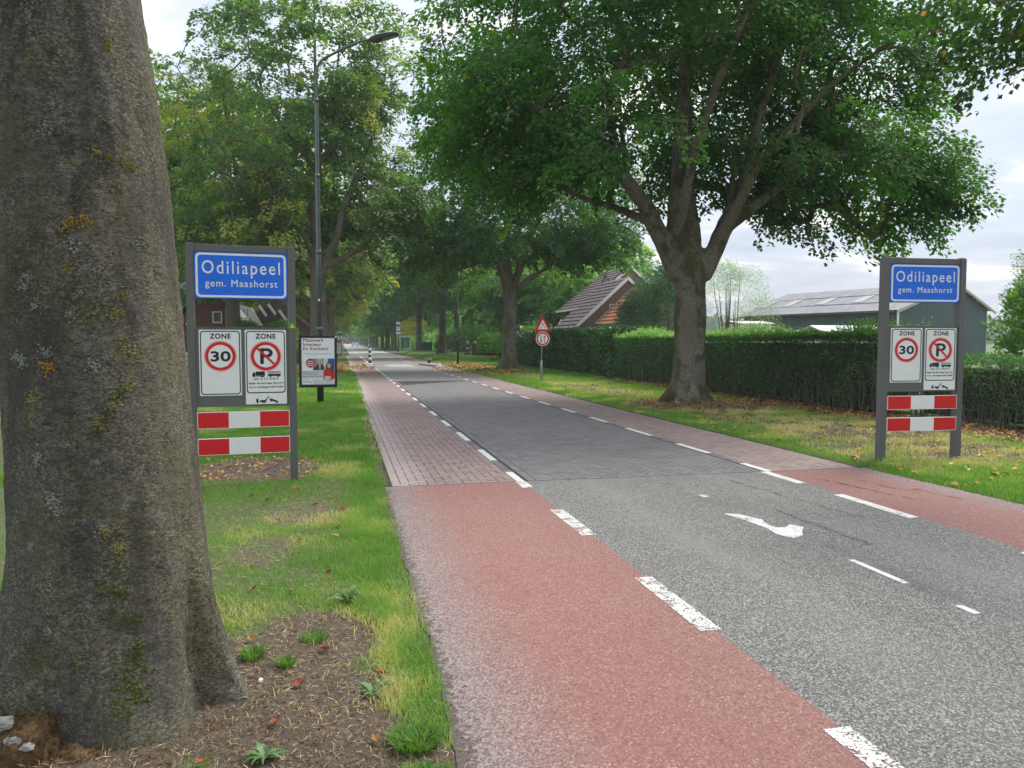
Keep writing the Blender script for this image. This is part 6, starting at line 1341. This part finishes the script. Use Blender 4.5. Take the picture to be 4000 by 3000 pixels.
# ------------------------------------------------------------------ houses on the left
def left_house():
    root = empty('brick_house', (-9, 52, 0)); tag(root, 'red brick house with one small framed window, seen under the left name board', 'house')
    ox, oy = -9, 52
    w = [(-10.4, 0), (-5.95, 0), (-5.95, 2.55), (-8.0, 6.0), (-10.4, 2.0 + .5)]
    m = MB(); m.prism([(x - ox, z) for x, z in [(-11.4, 0), (-6.0, 0), (-6.0, 3.0), (-7.8, 5.2), (-9.4, 3.1 + .05), (-11.4, 1.4)]], 50 - oy, 58 - oy); m.build('wall', 'brick_red', root)
    f = MB(); f.ring([(-7.66 - ox, 2.74), (-7.10 - ox, 2.74), (-7.10 - ox, 3.44), (-7.66 - ox, 3.44)], [(-7.59 - ox, 2.81), (-7.17 - ox, 2.81), (-7.17 - ox, 3.37), (-7.59 - ox, 3.37)], 49.93 - oy, 50.02 - oy); f = f.build('window_frame', 'white_paint', root); f['label'] = 'cream window frame'
    MB().box(-7.59 - ox, -7.17 - ox, 49.96 - oy, 49.99 - oy, 2.81, 3.37).build('pane', 'shutter', f); MB().box(-7.70 - ox, -7.06 - ox, 49.90 - oy, 50.01 - oy, 2.70, 2.738).build('sill', 'concrete', f)
    tiled_slope(root, (-11.6 - ox, 50.6 - oy, 2.0), (-8.9 - ox, 50.6 - oy, 3.3), (-11.0 - ox, 58 - oy, 5.6), 'tile_grey', .4)
    m = MB(); slab(m, (-6.0 - ox + .15, 49.8 - oy, 2.9), (-6.0 - ox + .15, 58.2 - oy, 2.9), (-7.8 - ox, 58.2 - oy, 5.3), (-7.8 - ox, 49.8 - oy, 5.3), .12); slab(m, (-7.8 - ox, 49.8 - oy, 5.3), (-7.8 - ox, 58.2 - oy, 5.3), (-11.5 - ox, 58.2 - oy, 1.5), (-11.5 - ox, 49.8 - oy, 1.5), .12); m.build('roof', 'tile_grey', root)
    MB().box(-9.15 - ox, -8.98 - ox, 49.8 - oy, 49.99 - oy, 2.6, 2.72).build('outside_lamp', 'white_paint', root)
    root = empty('dormer_house', (-4.5, 58, 0)); tag(root, 'second brick house with white dormer, chimney and dark roof, behind the bright bushes', 'house'); ox, oy = -4.5, 58
    m = MB(); m.prism([(x - ox, z) for x, z in [(-6.8, 0), (-1.9, 0), (-1.9, 2.4), (-4.4, 4.6), (-6.8, 2.6)]], 55.5 - oy, 62 - oy); m.build('wall', 'brick_brown', root)
    m = MB(); slab(m, (-1.7 - ox, 55.3 - oy, 2.3), (-1.7 - ox, 62 - oy, 2.3), (-4.4 - ox, 62 - oy, 4.75), (-4.4 - ox, 55.3 - oy, 4.75), .14); slab(m, (-4.4 - ox, 55.3 - oy, 4.75), (-4.4 - ox, 62 - oy, 4.75), (-7.0 - ox, 62 - oy, 2.45), (-7.0 - ox, 55.3 - oy, 2.45), .14); m.build('roof', 'tile_brown', root)
    d = MB().prism([(-6.75 - ox, 2.9), (-5.2 - ox, 2.65), (-5.9 - ox, 3.9), (-6.75 - ox, 4.1)], 54.6 - oy, 55.45 - oy).build('dormer_cheek', 'white_paint', root); m = MB(); [m.box(-6.6 - ox + .22 * k, -6.53 - ox + .22 * k, 54.56 - oy, 54.598 - oy, 3.05, 3.75) for k in range(3)]; m.build('cheek_board', 'galv', d)
    for k, (x, z) in enumerate(((-5.5, 4.0), (-4.9, 4.1), (-4.2, 3.7))): w = MB().prism([(x - ox, z), (x + .14 - ox, z + .1), (x + .62 - ox, z - .62), (x + .5 - ox, z - .72)], 54.9 - oy, 55.28 - oy); w.build('white_verge', 'white_paint', root)
    for x, z0, z1 in ((-4.75, 4.2, 5.3), (-4.0, 3.8, 5.0)): MB().box(x - ox, x + .55 - ox, 56.5 - oy, 57.2 - oy, z0, z1).build('chimney', 'brick_brown', root)
    m = MB(); [m.box(-5.2 - ox, -3.9 - ox, 55.12 - oy - .03 * k, 55.28 - oy, 3.05 + .14 * k, 3.12 + .14 * k) for k in range(4)]; m.build('railing', 'twig', root)
left_house()
root = empty('garden_flag', (-5.15, 47.5, 0)); tag(root, 'small yellow-green flag on a slanting stick beneath the left name board', 'flag'); MB().tube([(-.5, 0, 1.9), (.05, 0, 2.75)], .015, 6).build('stick', 'galv', root)
MB().add([(0, 0, 2.72), (.2, .04, 2.68), (.36, -.03, 2.45), (.4, .02, 2.32), (.1, .03, 2.35), (-.18, 0, 2.45), (.1, .02, 2.55)], [(0, 1, 6), (1, 2, 6), (2, 3, 6), (3, 4, 6), (4, 5, 6), (5, 0, 6)]).build('cloth', 'flag', root); MB().tube([(-.5, 0, -.1), (-.5, 0, 1.95)], .02, 6).build('pole', 'galv', root)
root = empty('garden_fence', (-7.5, 40, 0)); tag(root, 'low white board fence glimpsed between the near trunk and the left name board', 'fence')
for k in range(4): MB().box(-2.2, 1.0, -.02, .02, .25 + k * .22, .41 + k * .22).build('board', 'white_paint', root)
for x in (-2.1, -.6, .9): MB().box(x - .05, x + .05, .022, .1, -.05, 1.15).build('post', 'white_paint', root)

# ------------------------------------------------------------------ grass, leaves, small plants
def blades(name, n, xr, yr, hfun, keepf, mat, wid, seed, tintf, lean=.45, quad_=False, part=None):
    rng = np.random.default_rng(seed); x = xr[0] + rng.random(n) * (xr[1] - xr[0]); y = yr[0] + rng.random(n) * (yr[1] - yr[0]); k = keepf(x, y, rng); x, y = x[k], y[k]; n = len(x)
    h = hfun(x, y, rng); a = rng.random(n) * 6.283; z = gh(x, y) - .004; dx_, dy_ = np.cos(a), np.sin(a); b = rng.random(n) * 6.283; w = wid * (.6 + .8 * rng.random(n)); ln = h * lean * (.3 + rng.random(n))
    base = np.stack([x, y, z], 1); s = np.stack([-np.sin(b), np.cos(b), 0 * b], 1) * w[:, None] * .5; d1 = np.stack([dx_ * ln * .3, dy_ * ln * .3, h * .6], 1); d2 = np.stack([dx_ * ln, dy_ * ln, h], 1)
    V = np.stack([base - s, base + s, base + d1 + s * .7, base + d2, base + d1 - s * .7], 1).reshape(-1, 3); i = np.arange(n)[:, None] * 5
    F = np.concatenate([i + np.array([[0, 1, 2, 4]])]); F3 = i + np.array([[4, 2, 3, 3]])
    # triangles as a second mesh chunk (degenerate quads avoided)
    T = np.repeat(tintf(x, y, rng), 5); me = bpy.data.meshes.new(name)
    faces = np.empty((n, 7), np.int32); faces[:, :4] = F; faces[:, 4:] = i + np.array([[4, 2, 3]])
    me.vertices.add(len(V)); me.vertices.foreach_set('co', V.astype(np.float32).ravel()); me.loops.add(n * 7); me.loops.foreach_set('vertex_index', faces.ravel()); me.polygons.add(2 * n)
    st = (np.arange(n)[:, None] * 7 + np.array([[0, 4]])).ravel().astype(np.int32); me.polygons.foreach_set('loop_start', st)
    try: me.polygons.foreach_set('loop_total', np.tile([4, 3], n).astype(np.int32))
    except Exception: pass
    me.update(calc_edges=True); at_ = me.attributes.new('tint', 'FLOAT', 'POINT'); at_.data.foreach_set('value', T.astype(np.float32)); me.validate()
    return tag(link(name, me, mat), kind='stuff')
def off_road(x, y, m=.0): return (x < left_edge(y) - m + .09 * (vnoise(y * 1.3, y * 0, 0, 18) - .35) + .06 * (vnoise(y * 3, y * 0, 0, 8) - .3)) | (x > right_edge(y) + m)
def tint_g(x, y, rng):
    f = fbm(x * 1.3, y * 1.3, 0, 3, 55); dry = np.clip((soil(x, y) - .25) * 1.1, 0, .6) + np.clip((f - .55) * 2.2, 0, .5)
    return np.clip(.28 + .3 * (fbm(x * 4, y * 4, 0, 2, 66) - .3) + dry + rng.normal(0, .12, len(x)), .01, .99)
def keep_g(dn, thr=.55):
    def f(x, y, rng):
        s = soil(x, y) + (fbm(x * 2.2, y * 2.2, 0, 3, 77) - .5) * .8; return off_road(x, y, .0) & (rng.random(len(x)) < np.clip((thr - s) * 3.2, .03, 1) * dn(x, y))
    return f
edge_bonus = lambda x, y: np.exp(-((left_edge(y) - .22 - x) / .2) ** 2)
blades('grass', 210000, (-2.6, .5), (1.6, 9.5), lambda x, y, r: (.022 + .03 * r.random(len(x)) + .035 * edge_bonus(x, y) * r.random(len(x))) * (.6 + .9 * fbm(x * 3, y * 3, 0, 2, 5)), keep_g(lambda x, y: np.clip(.12 + .75 * (fbm(x * 1.7 + 3, y * 1.7, 0, 3, 44) - .38) * 2.4, .08, .6) + .6 * edge_bonus(x, y)), 'grass', .0042, 91, tint_g, .9)
blades('grass', 150000, (-4, .62), (9.3, 24), lambda x, y, r: .035 + .045 * r.random(len(x)), keep_g(lambda x, y: 1 + 0 * x), 'grass', .009, 92, tint_g)
blades('grass', 90000, (-9, .7), (23, 60), lambda x, y, r: .05 + .06 * r.random(len(x)), keep_g(lambda x, y: 1 + 0 * x), 'grass', .022, 93, tint_g)
blades('grass', 190000, (6.4, 12.2), (5.5, 18), lambda x, y, r: .03 + .045 * r.random(len(x)), keep_g(lambda x, y: 1 + 0 * x), 'grass', .009, 94, lambda x, y, r: np.clip(tint_g(x, y, r) + .34 * np.exp(-((x - 8.8) / 1.5) ** 2), 0, .99))
blades('grass', 130000, (6.4, 12.0), (18, 46), lambda x, y, r: .04 + .06 * r.random(len(x)), keep_g(lambda x, y: 1 + 0 * x), 'grass', .017, 95, lambda x, y, r: np.clip(tint_g(x, y, r) + .24 * np.exp(-((x - 8.4) / 1.2) ** 2), 0, .99))
blades('grass', 60000, (6.7, 22), (46, 100), lambda x, y, r: .06 + .08 * r.random(len(x)), keep_g(lambda x, y: 1 + 0 * x), 'grass', .05, 96, tint_g)
# straw, roots and litter on bare soil
def flat_bits(name, n, xr, yr, keepf, L0, W0, mat, seed, lift=.004, curl=.3, kind='stuff'):
    rng = np.random.default_rng(seed); x = xr[0] + rng.random(n) * (xr[1] - xr[0]); y = yr[0] + rng.random(n) * (yr[1] - yr[0]); k = keepf(x, y, rng); x, y = x[k], y[k]; n = len(x); a = rng.random(n) * 6.283
    on = (x > left_edge(y)) & (x < right_edge(y)); z = np.where(on, np.where(y < YB, .0075, ZP + .003), gh(x, y) + lift) + .008 * rng.random(n)
    P = np.stack([x, y, z], 1); D = np.stack([np.cos(a), np.sin(a), rng.normal(0, curl * .5, n)], 1); N_ = np.stack([rng.normal(0, curl, n), rng.normal(0, curl, n), np.ones(n)], 1); L_ = L0 * (.5 + rng.random(n))
    return tag(link(name, leaf_mesh(name, P, D, N_, L_, W0 / L0 * L_, rng.random(n), .25), mat), kind=kind)
flat_bits('dry_straw', 40000, (-2.4, .5), (1.8, 9.5), lambda x, y, r: off_road(x, y, .0) & (r.random(len(x)) < np.clip(soil(x, y) * 1.3 + .30, 0, 1)), .032, .0026, 'straw', 101, .004, .6)
flat_bits('dry_straw', 16000, (6.9, 11.5), (8, 22), lambda x, y, r: r.random(len(x)) < np.clip(soil(x, y) * 1.3, 0, 1), .07, .008, 'straw', 102, .01, .5)
flat_bits('leaf_litter', 5000, (7.0, 11.6), (14, 20.5), lambda x, y, r: r.random(len(x)) < np.clip(soil(x, y) * 1.1 - .2, 0, 1), .07, .045, 'fallen', 103, .02)
flat_bits('leaf_litter', 6500, (10.2, 11.6), (8, 30), lambda x, y, r: r.random(len(x)) < .8, .07, .045, 'fallen', 104, .03)
flat_bits('leaf_litter', 1500, (6.5, 11), (7, 30), lambda x, y, r: off_road(x, y), .075, .05, 'fallen', 105, .035)
flat_bits('leaf_litter', 6000, (6.7, 9.2), (34, 58), lambda x, y, r: off_road(x, y) & (r.random(len(x)) < np.exp(-((y - 46) / 8) ** 2)), .14, .09, 'fallen', 106, .05)
flat_bits('leaf_litter', 900, (.3, 1.9), (36, 53), lambda x, y, r: r.random(len(x)) < np.exp(-((y - 49) / 3) ** 2) * .9 + .12, .13, .09, 'fallen', 107, .02)
flat_bits('leaf_litter', 500, (5.2, 6.8), (38, 50), lambda x, y, r: r.random(len(x)) < .5, .12, .08, 'fallen', 108, .02)
flat_bits('leaf_litter', 2500, (-2.4, .3), (40, 56), lambda x, y, r: off_road(x, y), .14, .09, 'fallen', 109, .05)
flat_bits('leaf_litter', 700, (-2.2, -.2), (8.6, 11), lambda x, y, r: r.random(len(x)) < np.clip(soil(x, y), 0, 1), .055, .035, 'fallen', 110, .02)
flat_bits('leaf_litter', 1400, (.44, 1.0), (9, 36), lambda x, y, r: (r.random(len(x)) < np.exp(-np.abs(x - left_edge(y) - .04) / .05)), .03, .018, 'fallen', 111, .01)
flat_bits('leaf_litter', 160, (-2.2, .4), (5, 22), lambda x, y, r: off_road(x, y), .06, .042, 'fallen_near', 112, .035)
flat_bits('root_litter', 16000, (-1.9, .35), (2.0, 5.0), lambda x, y, r: off_road(x, y) & (r.random(len(x)) < np.clip(soil(x, y) * 1.5 - .3, 0, 1)), .03, .004, 'straw_brown', 113, .004, .4)
flat_bits('edge_crumbs', 5200, (.36, .95), (1.6, 9.5), lambda x, y, r: (x > .42) & (r.random(len(x)) < np.exp(-(x - .42) / .07)), .011, .007, 'straw_brown', 114, .002, .3)
flat_bits('edge_crumbs', 2600, (6.0, 6.6), (4.5, 14), lambda x, y, r: r.random(len(x)) < np.exp(-np.abs(x - right_edge(y)) / .06), .016, .010, 'straw_brown', 115, .002, .3)
# single leaves one can point at
def fallen_leaf_mesh(seed):
    rl = random.Random(seed); V = [(0, 0, .012)]; n = 12
    for k in range(n):
        a = 2 * math.pi * k / n; r_ = .5 * (1 - .25 * math.cos(a)) * (1 + .18 * (-1) ** k) ; V.append((math.cos(a) * r_ * 1.1, math.sin(a) * r_ * .75, .25 * rl.random() + .22 * abs(math.sin(a))))
    me = bpy.data.meshes.new('fallen_leaf'); me.from_pydata([(x, y, z) for x, y, z in V], [], [(0, k + 1, (k + 1) % n + 1) for k in range(n)]); a = me.attributes.new('tint', 'FLOAT', 'POINT'); a.data.foreach_set('value', [rl.random()] * len(V)); me.materials.append(MATS['fallen_near']); return me
lm = [fallen_leaf_mesh(k) for k in range(5)]
LEAFL = ['orange leaf on the dark soil just below the small grass tuft', 'brown leaf in the grass above the bright tuft by the trunk root', 'fallen leaf right beside the large dandelion rosette', 'fallen leaf just in front of the large dandelion rosette', 'orange leaf on bare soil right of the trunk foot, lower one', 'large yellow leaf in the grass strip by the lane edge', 'small leaf at the foot of the upper round grass tuft',
    'leaf in the grass close to the trunk, level with the dandelion', 'leaf at the lane edge in the brightest grass strip', 'large pale leaf in the grass between dandelion and paving', 'leaf in the middle of the verge beyond the dandelion', 'leaf in the grass halfway between trunk and name board post', 'small leaf in the grass beside the trunk, above the root', 'small leaf on the thin dry patch in mid verge', 'large leaf on the verge close under the red and white planks', 'small leaf at the bottom edge between lane and soil',
    'leaf near the lane corner where the pavers begin', 'orange leaf on the brown soil nearest the trunk front', 'small leaf in mid verge left of the dandelion', 'leaf beside the paving edge past the name board post', 'pale orange leaf next to the white pebble', 'leaf at the very bottom in front of the big trunk']
for i, (x, y, s) in enumerate(((-.1, 3.95, .055), (-.48, 4.15, .05), (.02, 4.85, .045), (.16, 4.35, .05), (-.28, 3.2, .05), (.16, 3.62, .06), (.12, 3.0, .045), (-.56, 5.05, .05), (.18, 5.9, .05), (-.05, 6.6, .06), (-.1, 5.35, .05), (-.85, 6.7, .05), (-.62, 5.6, .045), (-.33, 6.2, .045), (-.75, 7.6, .06), (.1, 2.6, .05), (-.05, 7.7, .05), (-.52, 2.95, .05), (-.32, 4.95, .045), (.0, 9.5, .06), (-.2, 3.55, .05), (-.7, 2.55, .05))):
    o_ = bpy.data.objects.new('fallen_leaf', lm[i % 5]); COL.objects.link(o_); o_.location = (x, y, float(gh(x, y)) + .014); o_.scale = (s,) * 3; o_.rotation_euler = (random.uniform(-.3, .3), random.uniform(-.3, .3), i * 1.9); tag(o_, LEAFL[i], 'fallen leaf', 'single orange leaves on the near left verge')
def stone(x, y, s, label):
    bm = bmesh.new(); bmesh.ops.create_icosphere(bm, subdivisions=2, radius=s)
    for v in bm.verts: v.co *= random.uniform(.75, 1.15)
    me = bpy.data.meshes.new('stone'); bm.to_mesh(me); bm.free(); o_ = link('stone', me, 'white_paint'); o_.location = (x, y, float(gh(x, y)) + s * .4); tag(o_, label, 'stone', 'white pebbles on the bare soil')
stone(-.38, 3.62, .014, 'white pebble on bare soil nearest the big trunk'); stone(-.17, 2.72, .011, 'white pebble between the two green weeds'); stone(.13, 2.62, .012, 'pale pebble by the last grass tuft at the lane edge')
def weed(x, y, s, n, label, seed, erect=.5, wide=.35):
    rng = np.random.default_rng(seed); root = empty('weed_plant', (x, y, float(gh(x, y)))); tag(root, label, 'weed', 'weeds on the near left verge'); V = []; F = []; T = []
    for k in range(n):
        a = rng.random() * 6.283; L_ = s * (.5 + .6 * rng.random()); el = .2 + erect * rng.random(); w = L_ * wide * .5; d = np.array([math.cos(a), math.sin(a)]); sd_ = np.array([-d[1], d[0]]); t_ = rng.random(); pts = 7
        for q in range(pts):
            t = q / (pts - 1); rr_ = L_ * t; zz = L_ * el * math.sin(t * 2.2) * .8 + .004; ww = w * math.sin(min(t * 1.15 + .12, 1) * math.pi * .93) * (1.25 if q % 2 else .7); c = d * rr_
            V += [(c[0] - sd_[0] * ww, c[1] - sd_[1] * ww, zz + ww * .25), (c[0] + sd_[0] * ww, c[1] + sd_[1] * ww, zz + ww * .25)]; T += [t_] * 2
        b = len(V) - 2 * pts; F += [(b + 2 * q, b + 2 * q + 1, b + 2 * q + 3, b + 2 * q + 2) for q in range(pts - 1)]
    link('leaves', np_mesh('leaves', np.array(V), np.array(F), np.array(T)), 'weed', root)
weed(.02, 4.72, .12, 18, 'large toothed dandelion rosette at the edge of the grass strip', 1, .9, .3); weed(-.30, 2.95, .09, 22, 'flat green weed rosette in the middle of the bare soil', 2, .4); weed(-.2, 2.5, .11, 26, 'bushy green weed nearest the bottom, right one of the pair', 3, .7, .28); weed(-.36, 2.62, .10, 24, 'bushy green weed nearest the bottom, left one of the pair', 4, .6, .28)
weed(-.4, 3.95, .05, 14, 'green tuft beside the right root of the big trunk', 5, 1.2, .12); weed(.12, 3.45, .10, 18, 'grey-green weed at the border of the grass strip', 6, .5, .3); weed(-.7, 2.45, .11, 24, 'weed tuft in front of the big trunk at the bottom edge', 7, .9, .2)
def tuft(x, y, r_, n, label, seed, h=.048):
    rng = np.random.default_rng(seed); q = rng.normal(0, 1, (n, 2)); q = q / np.maximum(1, np.linalg.norm(q, axis=1, keepdims=True) * .8); bx = q * r_; a = np.arctan2(q[:, 1], q[:, 0]) + rng.normal(0, .7, n); hh = h * (.5 + .7 * rng.random(n)); ln = hh * (.3 + .9 * rng.random(n))
    b0 = np.concatenate([bx, np.zeros((n, 1))], 1); s = np.stack([-np.sin(a), np.cos(a), 0 * a], 1) * .0022; d1 = np.stack([np.cos(a) * ln * .35, np.sin(a) * ln * .35, hh * .65], 1); d2 = np.stack([np.cos(a) * ln, np.sin(a) * ln, hh], 1)
    V = np.stack([b0 - s, b0 + s, b0 + d1 + s, b0 + d2, b0 + d1 - s], 1).reshape(-1, 3); F = (np.arange(n)[:, None, None] * 5 + np.array([[[0, 1, 2], [0, 2, 4], [4, 2, 3]]])).reshape(-1, 3)
    o_ = link('grass_tuft', np_mesh('grass_tuft', V, F, np.repeat(np.clip(.25 + .12 * rng.normal(0, 1, n), 0, .8), 5)), 'grass'); o_.location = (x, y, float(gh(x, y))); tag(o_, label, 'grass tuft', 'separate grass tufts on the bare soil')
tuft(.27, 2.98, .07, 620, 'dense round grass tuft by the lane edge, upper of two', 1); tuft(.27, 2.68, .07, 560, 'dense round grass tuft by the lane edge, lower of two', 2); tuft(-.16, 4.15, .045, 150, 'small grass tuft on the dark soil above the orange leaf', 3); tuft(-.45, 3.92, .035, 160, 'small bright tuft by the trunk root', 4, .055); tuft(-.28, 3.8, .03, 110, 'thin tuft right of the bright tuft by the trunk root', 5); tuft(.14, 2.42, .06, 420, 'low grass tuft at the bottom edge beside the lane', 7)
tuft(-.55, 2.7, .05, 300, 'straggling tuft in front of the trunk foot', 6, .1)

# thin moisture in the air down the avenue
m = MB().box(-960, 960, -130, 1660, -1.2, 48); hz = m.build('haze', None); tag(hz, kind='stuff')
hm = bpy.data.materials.new('haze_air'); hm.use_nodes = True; nt = hm.node_tree; nt.nodes.clear(); ho = nt.nodes.new('ShaderNodeOutputMaterial'); pv = nt.nodes.new('ShaderNodeVolumePrincipled')
pv.inputs['Color'].default_value = (.93, .96, 1, 1); pv.inputs['Density'].default_value = 0.0007; nt.links.new(pv.outputs[0], ho.inputs['Volume']); hz.data.materials.append(hm)
